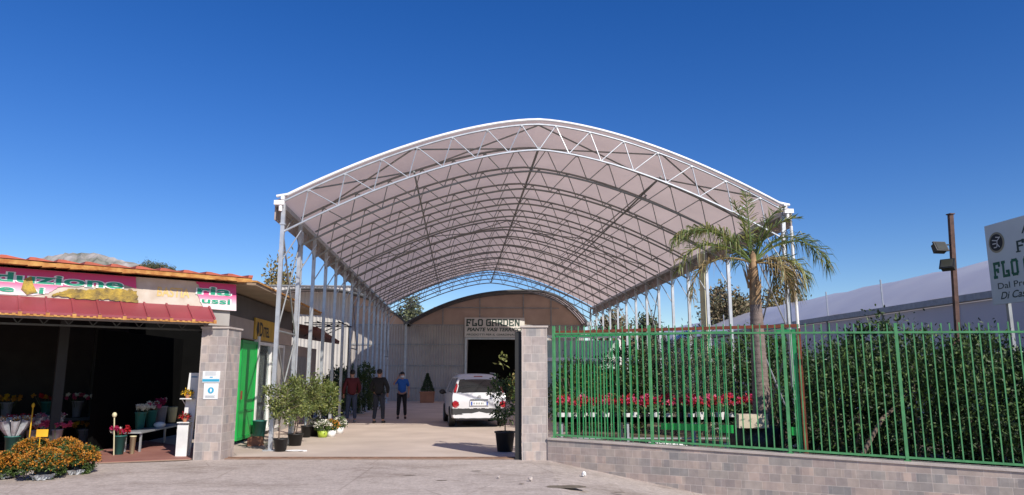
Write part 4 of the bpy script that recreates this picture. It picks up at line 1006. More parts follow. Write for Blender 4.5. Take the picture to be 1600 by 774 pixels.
# white low trays and white rail structure behind
for i, (px, py, wpx) in enumerate(((1040, 676, 60), (1150, 690, 30), (900, 672, 40))):
    c = at(px, py, 15.6 + .5 * (i == 2)); wq = wpx / F_PX * 15
    t = thing('plant_tray', ['white wire tray of small pots behind the fence, middle', 'white wire tray beside the palm tub', 'white wire tray near the pillar end of the fence'][i], 'tray', (c.x, c.y, 0), 0, 'white plant trays on the ground')
    q = MB(); q.bx(-wq / 2, wq / 2, -.2, .2, .10, .13); q.bx(-wq / 2, wq / 2, -.2, -.18, .131, .2); q.bx(-wq / 2, wq / 2, .18, .2, .131, .2)
    for x in (-wq / 2 + .02, wq / 2 - .04): q.bx(x, x + .02, -.18, .18, 0, .099)
    q.build('tray', M['white_pl'], t)
    q = MB(); rs = np.random.default_rng(i); 
    for kx in range(int(wq / .14)): q.lathe([(.04, .14), (.055, .24), (0, .23)], (-wq / 2 + .08 + .14 * kx, 0, 0), 10)
    q.build('small_pots', M['white_pl'] if i < 2 else M['teal'], t)
cf = thing('glazed_frame', 'low white framed glasshouse seen through the bars beside the pillar', 'glasshouse', (at(905, 600, 30).x, 30, 0), AX)
q = MB(); q.bx(-1.7, 1.7, 0, .04, .1, 3.0); q.build('glazing', mat('green_glazing', (.34, .44, .37), .3, scale=1.2, col2=(.45, .52, .46)), cf)
q = MB(); q.bx(-1.75, 1.75, -.1, -.02, 2.15, 2.3)
for x in (-1.75, -.6, .5, 1.68): q.bx(x, x + .07, -.06, -.01, 0, 3.1)
q.bx(-1.75, 1.75, -.08, -.015, 3.1, 3.2); q.build('frame', M['white_paint'], cf)

# ------------------------------------------------------------------ car
def car():
    t = thing('parked_car', 'white compact minivan parked under the canopy, seen from behind', 'car', (0, 0, 0), 0)
    w_ = .86
    ST = [(-2.02, .62, .80, .28), (-2.04, .78, .835, .26), (-2.00, .95, .845, .25), (-1.95, 1.08, .85, .24), (-1.82, 1.36, .855, .23), (-1.70, 1.54, .86, .22), (-1.5, 1.60, .86, .22), (-1.0, 1.635, .865, .22), (-.2, 1.65, .865, .22),
          (.45, 1.62, .865, .22), (.85, 1.50, .86, .22), (1.2, 1.28, .855, .22), (1.45, 1.10, .85, .22), (1.75, 1.0, .83, .23), (2.0, .86, .76, .26), (2.06, .62, .70, .3)]
    q = MB(); sec = 22
    for (y, zt, ww, zb) in ST:
        zb_ = min(.98, zt - .06); hi = max(0, zt - 1.0) / .65
        half = [(0, zb), (ww * .55, zb), (ww * .9, zb), (ww * .985, zb + .07), (ww, zb + .25), (ww * .995, zb + (zb_ - zb) * .6), (ww * (.985 if hi else .97), zb_)]
        wt_ = ww * (1 - .26 * hi); 
        z1 = zt - .09 * min(1, .3 + hi); half += [(ww * .97 + (wt_ - ww * .97) * .5, (zb_ + z1) / 2), (wt_, z1), (wt_ - .06, zt - .025), (wt_ * .55, zt), (0, zt + .008)]
        ring = half + [(-a, b) for a, b in half[-2:0:-1]]
        for a, b in ring: q.v.append((a, y, b))
        n = len(ring)
    for i in range(len(ST) - 1):
        for k in range(n): q.f.append((i * n + k, i * n + (k + 1) % n, (i + 1) * n + (k + 1) % n, (i + 1) * n + k)); q.m.append(0)
    q.f.append(tuple(range(n))[::-1]); q.m.append(0); q.f.append(tuple((len(ST) - 1) * n + k for k in range(n))); q.m.append(0)
    paint = mat('car_white', (.62, .62, .63), .22, var=.01, spec=.6)
    o = q.build('body', paint, None)
    md = o.modifiers.new('s', 'SUBSURF'); md.levels = 3; md.render_levels = 3
    bpy.context.view_layer.update()
    me = o.evaluated_get(bpy.context.evaluated_depsgraph_get()).to_mesh()
    V = [v.co.copy() for v in me.vertices]; NM = [v.normal.copy() for v in me.vertices]; Fs = [tuple(p.vertices) for p in me.polygons]; CN = [p.center.copy() for p in me.polygons]
    o.to_mesh_clear(); bpy.data.objects.remove(o)
    def cls(c):
        ax = abs(c.x); rear = c.y < -1.55
        if rear and c.z > 1.06 and c.z < 1.47 and ax < (.69 - .09 * (c.z - 1.06) / .41) - (.03 if ax > 5 else 0): return 'rear_window'
        if rear and c.z > 1.02 and c.z < 1.42 and (.71 - .09 * (c.z - 1.06) / .41) <= ax and ax < .80 - .1 * (c.z - 1.06) / .41 and c.y < -1.68 and c.z < 1.34 and c.z > 1.06: return 'tail_light'
        if rear and abs(c.x) < .15 and 1.54 < c.z < 1.585 and c.y < -1.6: return 'brake_light'
        if c.y < -1.84 and (ax - .74) ** 2 + (c.z - .71) ** 2 < .0115: return 'tail_light'
        if c.y < -1.78 and .39 < c.z < .585 and not (c.z < .44 and ax < .5): return 'bumper_insert'
        if c.z < .245 + (.05 if c.y < -1.6 else 0): return 'underbody'
        if ax > .55 and 1.04 < c.z < 1.50 and -1.62 < c.y < 1.0 and not (-.35 < c.y < -.27) and not (.62 < c.y < .68) and not (-1.12 < c.y < -1.02):
            if c.y < .3 or c.z < 1.5 - (c.y - .3) * .55: return 'side_window'
        if ax < .66 and c.y > .72 and c.y < 1.38 and c.z > 1.12 and c.z < 1.54: return 'windscreen'
        for wy in (-1.28, 1.27):
            if ax > .5 and (c.y - wy) ** 2 + (c.z - .30) ** 2 < .34 ** 2: return 'wheel_arch'
        return 'body'
    red = mat('lens_red', (.30, .01, .015), .12, spec=1)
    mats = {'body': paint, 'rear_window': M['glass_dk'], 'tail_light': red, 'brake_light': red, 'bumper_insert': mat('bumper_black', (.03, .03, .03), .6), 'underbody': M['black'], 'side_window': M['glass_dk'], 'windscreen': M['glass_dk'], 'wheel_arch': M['blacksteel']}
    groups = {}
    for f, c in zip(Fs, CN):
        nm = cls(c)
        if nm in ('tail_light', 'side_window'): nm += '_' + ('r' if c.x > 0 else 'l') + ('u' if c.z > .9 and nm.startswith('tail') else '')
        groups.setdefault(nm, []).append(f)
    body = None
    for nm in sorted(groups, key=lambda s: s != 'body'):
        fs = groups[nm]; base = nm
        for b in ('tail_light', 'side_window'):
            if nm.startswith(b): base = b
        idx = {}; q = MB(); off = .006 if base in ('tail_light', 'brake_light') else 0
        for f in fs:
            for i in f:
                if i not in idx: idx[i] = len(q.v); q.v.append(tuple(V[i] + NM[i] * off))
            q.f.append(tuple(idx[i] for i in f)); q.m.append(0)
        ob = q.build(base, mats[base], t, True)
    for sx in (-1, 1):
        for wy in (-1.28, 1.27):
            q = MB(); cx = sx * .79
            q.lathe([(.20, -.10), (.30, -.10), (.315, -.07), (.315, .07), (.30, .10), (.20, .10)], (cx, wy, .315), 28, axis='x'); wh = q.build('tyre', M['black'], t, True)
            q = MB(); q.lathe([(.0, .05), (.06, .055), (.19, .09), (.205, .10)], (0, 0, 0), 20, axis='x')
            q.v = [(cx + sx * v[0], wy + v[1], .315 + v[2]) for v in q.v]; q.lathe([(.205, -.09), (.205, .09)], (cx, wy, .315), 20, axis='x'); q.build('rim', M['galv_dk'], wh, True)
        q = MB(); q.blob((sx * .97, .78, 1.03), (.11, .06, .085)); q.tube((sx * .84, .80, 1.0), (sx * .93, .79, 1.0), .03, 6); q.build('wing_mirror', M['black'], t, True)
        q = MB(); q.tube((sx * .60, -1.25, 1.645), (sx * .62, .2, 1.665), .018, 6); q.build('roof_rail', M['galv_dk'], t)
    yb = -2.055
    q = MB(); q.box((0, yb, .74), (.60, .02, .15)); q.build('plate_recess', mat('car_white2', (.6, .6, .61), .35), t)
    pl = MB(); pl.box((0, yb - .014, .735), (.52, .01, .11)); plo = pl.build('number_plate', M['white_pl'], t)
    q = MB(); q.box((-.24, yb - .021, .735), (.04, .004, .11)); q.box((.24, yb - .021, .735), (.04, .004, .11)); q.build('plate_band', mat('plate_blue', (.02, .08, .4), .5), plo)
    q = MB()
    for k, x in enumerate((-.19, -.145, -.08, -.035, .01, .075, .12)): q.box((x, yb - .020, .735), (.012 + .008 * (k % 3), .003, .06))
    q.build('plate_marks', M['ink'], plo)
    q = MB(); q.box((0, yb + .0, .85), (.56, .03, .03)); q.build('tailgate_handle', mat('chrome', (.6, .6, .6), .15, .9), t)
    q = MB()
    for dz in (0, .035):
        for s in (-1, 1): q.add([(0, yb - .002, .955 + dz), (s * .06, yb - .002, .925 + dz), (s * .06, yb - .002, .905 + dz), (0, yb - .002, .935 + dz)], [(0, 1, 2, 3)])
    q.build('chevron_emblem', mat('chrome2', (.4, .4, .42), .2, .8), t)
    q = MB(); q.tube((.02, -1.93, 1.10), (.42, -1.90, 1.14), .01, 5); q.build('rear_wiper', M['black'], t)
    return t
c_ = car(); cp = on_ground(752, 668); hd = R(9.0)
c_.rotation_euler = (0, 0, hd); c_.location = (cp.x - math.sin(hd) * 2.0 - .06, cp.y - .25 + math.cos(hd) * 2.0, .008)

# ------------------------------------------------------------------ people
def skinned(verts, edges, radii, root, levels=2):
    me = bpy.data.meshes.new('sk'); me.from_pydata(verts, edges, []); o = bpy.data.objects.new('sk', me); COL.objects.link(o)
    md = o.modifiers.new('k', 'SKIN'); md.use_smooth_shade = True
    if not me.skin_vertices: bpy.context.view_layer.update()
    sv = me.skin_vertices[0].data
    for i, r_ in enumerate(radii): sv[i].radius = (r_, r_) if not hasattr(r_, '__len__') else r_; sv[i].use_root = (i == root)
    ms = o.modifiers.new('s', 'SUBSURF'); ms.levels = levels; ms.render_levels = levels
    bpy.context.view_layer.update()
    em_ = o.evaluated_get(bpy.context.evaluated_depsgraph_get()).to_mesh()
    q = MB(); q.v = [tuple(v.co) for v in em_.vertices]; q.f = [tuple(p.vertices) for p in em_.polygons]; q.m = [0] * len(q.f)
    o.to_mesh_clear(); bpy.data.objects.remove(o); bpy.data.meshes.remove(me); return q
def join(*qs):
    r_ = MB()
    for q in qs: r_.add(q.v, q.f)
    return r_
def chain(pts, rad, lv=2): return skinned(pts, [(i, i + 1) for i in range(len(pts) - 1)], rad, 0, lv)
def person(label, loc, rz, ht, top, top_m, trouser_m, shoe_m, hair_m, stance, armL, armR, mask=False, jacket=True):
    """figure faces local -y. armL/armR: (elbow, wrist) positions; stance: (left ankle, right ankle)"""
    k = ht / 1.75; t = thing('person', label, 'person', loc, rz)
    def sc(p): return (p[0] * k, p[1] * k, p[2] * k)
    hipz, shz = .93, 1.43
    aL, aR = stance
    kneeL = ((aL[0] + .1) / 2 + .0, aL[1] / 2 - .04, .50); kneeR = ((aR[0] - .1) / 2, aR[1] / 2 - .04, .50)
    V = [(0, 0, .95), (0, .005, 1.15), (0, .0, 1.36), (0, .01, 1.47), (0, 0, 1.53), (0, -.01, 1.60), (0, -.005, 1.68),
         (.09, 0, .92), kneeL, (aL[0], aL[1], .09), (aL[0] + .01, aL[1] - .14, .04), (-.09, 0, .92), kneeR, (aR[0], aR[1], .09), (aR[0] - .01, aR[1] - .14, .04),
         (.17, 0, 1.41), armL[0], armL[1], (-.17, 0, 1.41), armR[0], armR[1]]
    def ext(a, b, l): d = (Vector(b) - Vector(a)).normalized(); return tuple(Vector(b) + d * l)
    V += [ext(armL[0], armL[1], .08), ext(armR[0], armR[1], .08)]
    E = [(0, 1), (1, 2), (2, 3), (3, 4), (4, 5), (5, 6), (0, 7), (7, 8), (8, 9), (9, 10), (0, 11), (11, 12), (12, 13), (13, 14), (2, 15), (15, 16), (16, 17), (2, 18), (18, 19), (19, 20), (17, 21), (20, 22)]
    Rr = [(.14, .10), (.13, .095), (.15, .10), (.06, .06), (.055, .055), (.085, .10), (.075, .085), .085, .055, .038, .035, .085, .055, .038, .035, .06, .042, .028, .06, .042, .028, (.035, .02), (.035, .02)]
    # fingers
    fing = []
    for a, h in ((16, 17), (19, 20)):
        e_ = Vector(V[a]); w0 = Vector(V[h]); d = (w0 - e_).normalized(); sdv = d.cross(Vector((0, 1, 0)))
        if sdv.length < .2: sdv = d.cross(Vector((0, 0, 1)))
        sdv.normalize(); nv = sdv.cross(d); hand = w0 + d * .075
        for j in range(4):
            b0 = hand + sdv * (.027 - .018 * j); l = (.062, .072, .068, .052)[j]
            fing.append(chain([sc(b0), sc(b0 + d * l * .5 + nv * .008), sc(b0 + d * l * .9 + nv * .026)], [.0095 * k, .009 * k, .007 * k], 1))
        b0 = w0 + d * .03 + sdv * .03; fing.append(chain([sc(b0), sc(b0 + d * .035 + sdv * .022), sc(b0 + d * .065 + sdv * .026 + nv * .01)], [.011 * k, .010 * k, .008 * k], 1))
    body = skinned([sc(v) for v in V], E, [tuple(x * k for x in r_) if hasattr(r_, '__len__') else r_ * k for r_ in Rr], 0)
    # face: nose, ears
    face = MB(); face.blob(sc((0, -.108, 1.605)), (.012 * k, .018 * k, .022 * k), n=8, m=5)
    for s in (-1, 1): face.blob(sc((s * .083, .005, 1.61)), (.012 * k, .02 * k, .03 * k), n=8, m=5)
    join(body, face, *fing).build('body', M['skin'], t, True)
    q = MB()
    for s in (-1, 1): q.blob(sc((s * .032, -.094, 1.625)), (.012 * k, .008 * k, .007 * k), n=8, m=4)
    q.build('eyes', M['ink'], t)
    q = MB(); q.blob(sc((0, -.098, 1.562)), (.024 * k, .01 * k, .006 * k), n=8, m=4); q.build('mouth', M['terracotta'], t)
    # hair cap
    q = MB(); q.blob(sc((0, .018, 1.665)), (.092 * k, .105 * k, .092 * k), n=14, m=8, jit=.03, rnd=random.Random(3)); q.v = [(x, y, z if y > .0 else max(z, (1.655) * k)) for x, y, z in q.v]; q.build('hair', hair_m, t, True)
    if mask:
        q = MB(); q.blob(sc((0, -.075, 1.567)), (.062 * k, .045 * k, .05 * k), n=12, m=7); q.build('face_mask', M['white_pl'], t, True)
    # top garment
    th = .02 if jacket else .012
    A = [(0, 0, .90 if not jacket else .84), (0, .005, 1.15), (0, 0, 1.37), (0, .008, 1.465), (.17, 0, 1.41), armL[0], (-.17, 0, 1.41), armR[0]]
    EE = [(0, 1), (1, 2), (2, 3), (2, 4), (4, 5), (2, 6), (6, 7)]
    RR = [(.165 + th, .125 + th), (.15 + th, .11 + th), (.16 + th, .11 + th), (.07, .065), .068 + th, .05 + th, .068 + th, .05 + th]
    if jacket:
        A += [tuple(Vector(armL[0]).lerp(Vector(armL[1]), .92)), tuple(Vector(armR[0]).lerp(Vector(armR[1]), .92))]; EE += [(5, 8), (7, 9)]; RR += [.042 + th * .5, .042 + th * .5]
    else:
        A[5] = tuple(Vector((.17, 0, 1.41)).lerp(Vector(armL[0]), .85)); A[7] = tuple(Vector((-.17, 0, 1.41)).lerp(Vector(armR[0]), .85))
    skinned([sc(v) for v in A], EE, [tuple(x * k for x in r_) if hasattr(r_, '__len__') else r_ * k for r_ in RR], 0).build(top, top_m, t, True)
    A = [(0, 0, 1.0), (.09, 0, .90), kneeL, (aL[0], aL[1], .11), (-.09, 0, .90), kneeR, (aR[0], aR[1], .11)]
    skinned([sc(v) for v in A], [(0, 1), (1, 2), (2, 3), (0, 4), (4, 5), (5, 6)], [(.155 * k, .12 * k), .108 * k, .076 * k, .062 * k, .108 * k, .076 * k, .062 * k], 0).build('trousers', trouser_m, t, True)
    for a in (aL, aR):
        chain([sc((a[0], a[1] + .05, .045)), sc((a[0], a[1] - .05, .05)), sc((a[0] * 1.05, a[1] - .18, .035))], [(.05 * k, .055 * k), (.055 * k, .058 * k), (.042 * k, .034 * k)], 2).build('shoe', shoe_m, t, True)
    return t
denim = mat('denim', (.035, .05, .09), .85, var=.2, scale=12); blk = mat('black_cloth', (.012, .012, .013), .85); hair = mat('dark_hair', (.012, .01, .008), .6)
p = on_ground(548, 661)
person('person in a dark red top and blue jeans standing beside the tall shrubs', (p.x, p.y, .008), R(200), 1.78, 'jacket', mat('dark_red_cloth', (.085, .008, .012), .85), denim, M['galv_dk'], hair, ((.13, .0), (-.12, .05)), ((.27, .02, 1.13), (.25, -.12, .92)), ((-.27, .0, 1.13), (-.22, -.17, .96)))
p = on_ground(591, 662)
person('person in a black jacket and jeans seen from behind, between the two others', (p.x, p.y, .008), R(172), 1.80, 'jacket', blk, mat('dark_denim', (.018, .024, .04), .85, var=.25), blk, hair, ((.15, .02), (-.14, -.03)), ((.30, -.02, 1.14), (.24, -.22, 1.0)), ((-.29, -.02, 1.14), (-.24, -.16, .95)))
p = on_ground(627, 655)
pp = person('person in a blue polo shirt and face mask holding a phone to the ear', (p.x, p.y, .008), R(10), 1.72, 'polo_shirt', mat('blue_cloth', (.015, .10, .36), .8), blk, mat('brown_shoe', (.05, .025, .018), .6), hair, ((.14, .0), (-.13, .03)), ((.26, .03, 1.14), (.24, -.08, .90)), ((-.33, -.08, 1.27), (-.16, -.12, 1.52)), mask=True, jacket=False)
ph = MB(); ph.box((0, 0, 0), (.02, .075, .15), rz=.3)
ph = tag(ph.build('phone', M['blacksteel']), 'dark phone held to the ear by the person in blue', 'phone')
ca, sa = math.cos(R(10)), math.sin(R(10)); lx, ly = -.118, -.10
ph.location = (p.x + lx * ca - ly * sa, p.y + lx * sa + ly * ca, 1.60)

# ------------------------------------------------------------------ potted trees by the shop side
def potted(label, px, py, cpx, cpy, rpx, mats, seed, potm=None, pot_r=.15, pot_h=.30, n=1700, leaf=.085, D=None, sparse=.15, multi=1, group=None, rv=1.0):
    g = on_ground(px, py); t = thing('potted_tree', label, 'potted plant', (g.x, g.y, .007), 0, group); rs = np.random.default_rng(seed); rd = random.Random(seed)
    q = MB(); q.lathe([(0, 0), (pot_r * .78, 0), (pot_r, pot_h * .93), (pot_r * 1.1, pot_h * .93), (pot_r * 1.1, pot_h), (pot_r * .97, pot_h), (pot_r * .95, pot_h * .9), (0, pot_h * .9)], n=20); q.build('pot', potm or M['black'], t, True)
    c = at(cpx, cpy, g.y); c = (c.x - g.x, 0, c.z); r_ = rpx / F_PX * g.y
    q = MB()
    for k in range(multi):
        dx = rd.uniform(-.05, .05); q.path([(dx, 0, pot_h * .8), (dx + c[0] * .5 + rd.uniform(-.03, .03), rd.uniform(-.03, .03), (pot_h + c[2]) / 2), (c[0] + rd.uniform(-.1, .1), 0, c[2] + r_ * .6)], [.017, .013, .006], 6)
    for k in range(9):
        a = rd.uniform(0, 6.28); z0 = c[2] + rd.uniform(-.6, .3) * r_; q.path([(c[0], 0, z0), (c[0] + r_ * .8 * math.cos(a), r_ * .8 * math.sin(a), z0 + r_ * .4)], [.008, .003], 4)
    q.build('stem', M['bark'], t)
    q = MB(); P = clumps(rs, c, (r_, r_, r_ * 1.05 * rv), n, 34, sparse, .3); q.leaves(P, leaf, leaf * .42, [0, 1, 2], rs, .4, c); q.build('foliage', mats, t)
    return t
G_ = 'potted laurels along the left canopy columns'
potted('potted laurel in black pot nearest the gate, foot of the front column', 438, 706, 447, 627, 29, M['laurel'], 31, pot_r=.15, pot_h=.27, group=G_, rv=1.1)
potted('potted laurel in the wider black pot right behind the nearest one', 461, 697, 474, 618, 31, M['laurel'], 32, pot_r=.17, pot_h=.27, group=G_, n=2200, multi=2, rv=1.15)
potted('potted laurel with yellowish leaves, furthest right of the group', 491, 682, 510, 625, 25, [M['laurel'][1], M['laurel'][0], M['leaf'][1]], 33, pot_r=.16, pot_h=.3, group=G_, n=1800)
potted('thin potted laurel standing behind the two black pots', 478, 684, 486, 628, 20, M['laurel'], 34, pot_r=.14, pot_h=.3, group=G_, n=1100)
# lemon tree by the right pillar
lt = potted('sparse potted citrus tree in a black tub beside the right pillar', 789, 706, 786, 625, 24, [M['leaf'][2], M['leaf'][1], M['leaf'][0]], 35, pot_r=.21, pot_h=.42, n=620, leaf=.10, sparse=.13, rv=1.55)
gq = MB(); rs = np.random.default_rng(9); P = clumps(rs, (.22, .15, 1.35), (.17, .2, .30), 300, 10, .2, .2); gq.leaves(P, .09, .05, [0, 1], rs); gq.leaves(np.array([[-.04 + .05 * rs.normal(), .04 * rs.normal(), 1.95 + .12 * rs.normal()] for _ in range(26)]), .11, .05, [1], rs); gq.build('yellowing_foliage', [M['autumn'][0], M['laurel'][1]], lt)

def flower_ball(q, rs, c, r_, n, mi_leaf, mi_fl, leaf=.05, flower=.035, top=True, nf=None):
    P = clumps(rs, c, (r_ * .97, r_ * .97, r_ * .72), n, 60, .1, .7); P[:, 2] = np.maximum(P[:, 2], .03); q.leaves(P, leaf, leaf * .5, mi_leaf, rs, .5, c)
    nf = nf or n; d = rs.normal(size=(nf, 3)); d[:, 2] = np.abs(d[:, 2]) * .9 - .02 + rs.normal(size=nf) * .12; d /= np.linalg.norm(d, axis=1, keepdims=True)
    P = np.asarray(c) + d * np.array([r_, r_, r_ * .76]) * rs.uniform(.92, 1.06, (nf, 1)); q.leaves(P, flower, flower * .9, mi_fl, rs, 1.5, c)
def mum(label, px, py, wpx, seed, wrap=True, group='orange chrysanthemums in front of the shop'):
    g = on_ground(px, py); r_ = wpx / 2 / F_PX * g.y; t = thing('potted_chrysanthemum', label, 'potted plant', (g.x, g.y, .005), 0, group); rs = np.random.default_rng(seed)
    q = MB(); q.lathe([(0, 0), (.10, 0), (.13, .17), (0, .165)], n=16); q.build('pot', M['black'], t, True)
    if wrap:
        q = MB(); n = 26; rd = random.Random(seed)
        for z, rr in ((0, .13), (.04, .15), (.08, .18)):
            for k in range(n): a = 2 * math.pi * k / n; f = rr * (1 + .13 * math.sin(k * 2.3 + z * 30) + rd.uniform(-.06, .06)); q.v.append((f * math.cos(a), f * math.sin(a), z + rd.uniform(0, .02)))
        for i in range(2):
            for k in range(n): q.f.append((i * n + k, i * n + (k + 1) % n, (i + 1) * n + (k + 1) % n, (i + 1) * n + k)); q.m.append(0)
        q.build('plastic_wrap', M['film'], t, False)
    q = MB(); flower_ball(q, rs, (0, 0, r_ * .70), r_, 4200, [0, 1, 2], [3, 3, 4], .05, .032, nf=1400); q.build('flowers', M['leaf'] + [M['p_orange'], M['p_orange2']], t)
    return t
mum('orange chrysanthemum cut off by the left edge of the photo', 2, 748, 52, 51)
mum('orange chrysanthemum at the front, with crumpled plastic wrap', 66, 750, 62, 52)
mum('orange chrysanthemum at the right end of the row', 117, 742, 60, 53)
mum('orange chrysanthemum behind the front pair, on the left', 50, 728, 54, 54, False)
mum('orange chrysanthemum behind the front pair, on the right', 98, 726, 52, 55, False)

# buckets with flowers
def bucket(label, pos, mb_, h=.40, r_=.12, fl=None, seed=0, fr_=.17, kind='ball', group=None, name='flower_bucket', handle=False):
    t = thing(name, label, 'bucket', pos, 0, group); rs = np.random.default_rng(seed); rd = random.Random(seed)
    q = MB(); q.lathe([(0, 0), (r_ * .72, 0), (r_, h), (r_ * 1.07, h), (r_ * 1.07, h - .02), (r_ * .96, h - .02), (r_ * .68, .02), (0, .02)], n=20); q.build('bucket', mb_, t, True)
    if fl:
        q = MB()
        for k in range(9):
            a = rd.uniform(0, 6.28); q.tube((0, 0, .05), (fr_ * .8 * math.cos(a), fr_ * .8 * math.sin(a), h + .1), .004, 4)
        q.build('stems', M['stem'], t)
        q = MB(); mats = [M[x] for x in fl]
        if kind == 'wrap':
            n = 14
            for k in range(7):
                a = 6.28 * k / 7; dx, dy = .10 * math.cos(a), .10 * math.sin(a)
                q.path([(dx * .5, dy * .5, h - .05), (dx * 1.6, dy * 1.6, h + .15), (dx * 2.3, dy * 2.3, h + .32)], [.02, .06, .085], 8, 0, False)
            q.build('wrapped_bunch', M['film'], t); q = MB()
            for k in range(7):
                a = 6.28 * k / 7; P = clumps(rs, (.23 * math.cos(a), .23 * math.sin(a), h + .33), (.06, .06, .035), 60, 6, .3, .1); q.leaves(P, .04, .03, list(range(len(mats))), rs, 1)
        else:
            for k in range(14):
                a = rd.uniform(0, 6.28); rr = fr_ * math.sqrt(rd.random()); c = np.array([rr * math.cos(a), rr * math.sin(a), h + .10 + rd.uniform(-.03, .06)])
                mi = rd.randrange(len(mats)); d = rs.normal(size=(46, 3)) * [1, 1, .6]; d /= np.linalg.norm(d, axis=1, keepdims=True); q.leaves(c + d * .01, .055, .03, [mi], rs, 1.5, c)
        q.build('flower_heads', mats, t)
    return t
g = on_ground(185, 712); bucket('teal bucket of red and pink gerberas on the shop floor', (g.x, g.y, .022), M['teal'], .38, .12, ['p_red', 'p_red', 'p_white', 'p_mag'], 1, .17)
bucket('small pale vase behind the bucket of red gerberas', (g.x + .22, g.y + .1, .022), M['cream'], .36, .06, None, 2)
st = MB(); a = (g.x - .05, g.y - .16); st.tube((a[0] + .04, a[1], .022), (a[0] - .02, a[1], .78), .012, 6); st.blob((a[0] - .02, a[1], .82), (.045, .045, .055)); tag(st.build('garden_stake', M['cream']), 'stake with a pale ball on top behind the red gerberas', 'stake')
st = MB(); g2 = on_ground(42, 716, .02); st.tube((g2.x, g2.y, .02), (g2.x + .01, g2.y, 1.0), .012, 6); st.blob((g2.x + .01, g2.y, 1.03), (.03, .03, .05)); tag(st.build('garden_stake', M['p_yellow']), 'yellow stake standing beside the pink bouquets', 'stake')
# low metal table
tbx = thing('metal_bench', 'low grey metal bench carrying flower buckets inside the shop', 'bench', (0, 0, 0))
zt = .44; A = on_plane(221, 675, (0, 0, zt), (0, 0, 1)); B = on_plane(300, 660, (0, 0, zt), (0, 0, 1)); dd = (B - A).normalized(); nn = Vector((-dd.y, dd.x, 0)); Lb = 2.6
q = MB(); P4 = [A, A + dd * Lb, A + dd * Lb + nn * .42, A + nn * .42]
q.add([(p.x, p.y, z) for z in (zt - .035, zt) for p in P4], [(0, 3, 2, 1), (4, 5, 6, 7), (0, 1, 5, 4), (1, 2, 6, 5), (2, 3, 7, 6), (3, 0, 4, 7)]); q.build('bench_top', M['galv'], tbx)
for s, o in ((.12, .05), (.12, .36), (2.3, .05), (2.3, .36)):
    q = MB(); p = A + dd * s + nn * o; q.bx(p.x - .018, p.x + .018, p.y - .018, p.y + .018, .022, zt - .036); q.build('leg', M['galv'], tbx)
def onp(px, py): p = on_plane(px, py, (0, 0, zt), (0, 0, 1)); return (p.x, p.y, zt + .001)
def onb(s, o): p = A + dd * s + nn * o; return (p.x, p.y, zt + .001)
bucket('teal bucket of white gerberas, left one on the metal bench', onp(218, 670), M['teal'], .36, .12, ['p_white', 'p_white', 'p_white', 'p_pink'], 4, .24)
bucket('teal bucket of pink and white gerberas, right beside the white ones', onp(235, 668), M['teal'], .38, .12, ['p_white', 'p_pink', 'p_red'], 5, .2)
bucket('grey tapered bucket with magenta flowers on the metal bench', onp(250, 664), M['greybucket'], .44, .14, ['p_mag', 'p_white', 'p_mag'], 6, .14)
q = MB(); p = onp(249, 668); q.lathe([(0, 0), (.08, 0), (.13, .05), (.12, .09), (.06, .12), (0, .13)], p, 16); tag(q.build('bowl', M['white_pl'], None, True), 'white domed bowl in front of the grey bucket', 'bowl')
q = MB(); p = onp(268, 660); q.lathe([(0, 0), (.09, 0), (.12, .36), (.125, .38), (.10, .37), (0, .3)], p, 14); tag(q.build('vase', M['cream'], None, True), 'cream vase at the right end of the metal bench', 'vase')
# display stand by the pillar
dsx = on_ground(287, 712, .022); ds = thing('display_stand', 'narrow white display stand with two shelves beside the left pillar', 'stand', (dsx.x, dsx.y, .022))
def topx(): return at(300, 583, dsx.y)
tz = topx().z - .022
q = MB(); q.add([(x + .10 * (z / tz) - .01, y, z) for z in (0, tz) for x, y in ((-.09, -.02), (.13, -.02), (.13, .02), (-.09, .02))], [(0, 3, 2, 1), (4, 5, 6, 7), (0, 1, 5, 4), (1, 2, 6, 5), (2, 3, 7, 6), (3, 0, 4, 7)]); q.build('back_board', M['white_pl'], ds)
for z in (.66, 1.13):
    q = MB(); q.box((.04 * z, -.12, z), (.24, .18, .02)); q.tube((.04 * z - .08, -.03, z - .12), (.04 * z - .08, -.19, z - .01), .008, 4); q.build('shelf', M['white_pl'], ds)
q = MB(); q.bx(-.10, .12, -.16, -.022, 0, .62); q.build('base_box', M['white_pl'], ds)
q = MB(); q.box((.11, -.023, tz - .08), (.13, .004, .03)); q.build('label_strip', mat('label_blue', (.2, .35, .5), .6), ds)
for z, m_, lb in ((1.14, 'p_yellow', 'yellow flowers in a small pot on the upper shelf of the stand'), (.67, 'p_red', 'red flowers in a small pot on the lower shelf of the stand')):
    t = thing('potted_flower', lb, 'potted plant', (dsx.x + .04 * z, dsx.y - .13, z + .022)); rs = np.random.default_rng(5)
    q = MB(); q.lathe([(0, 0), (.035, 0), (.05, .07), (0, .065)], n=12); q.build('pot', M['terracotta'], t)
    q = MB(); P = clumps(rs, (0, 0, .12), (.1, .08, .06), 120, 9, .2, .2); q.leaves(P, .06, .03, [0, 0, 1], rs, 1); q.build('flowers', [M[m_], M['leaf'][1]], t)

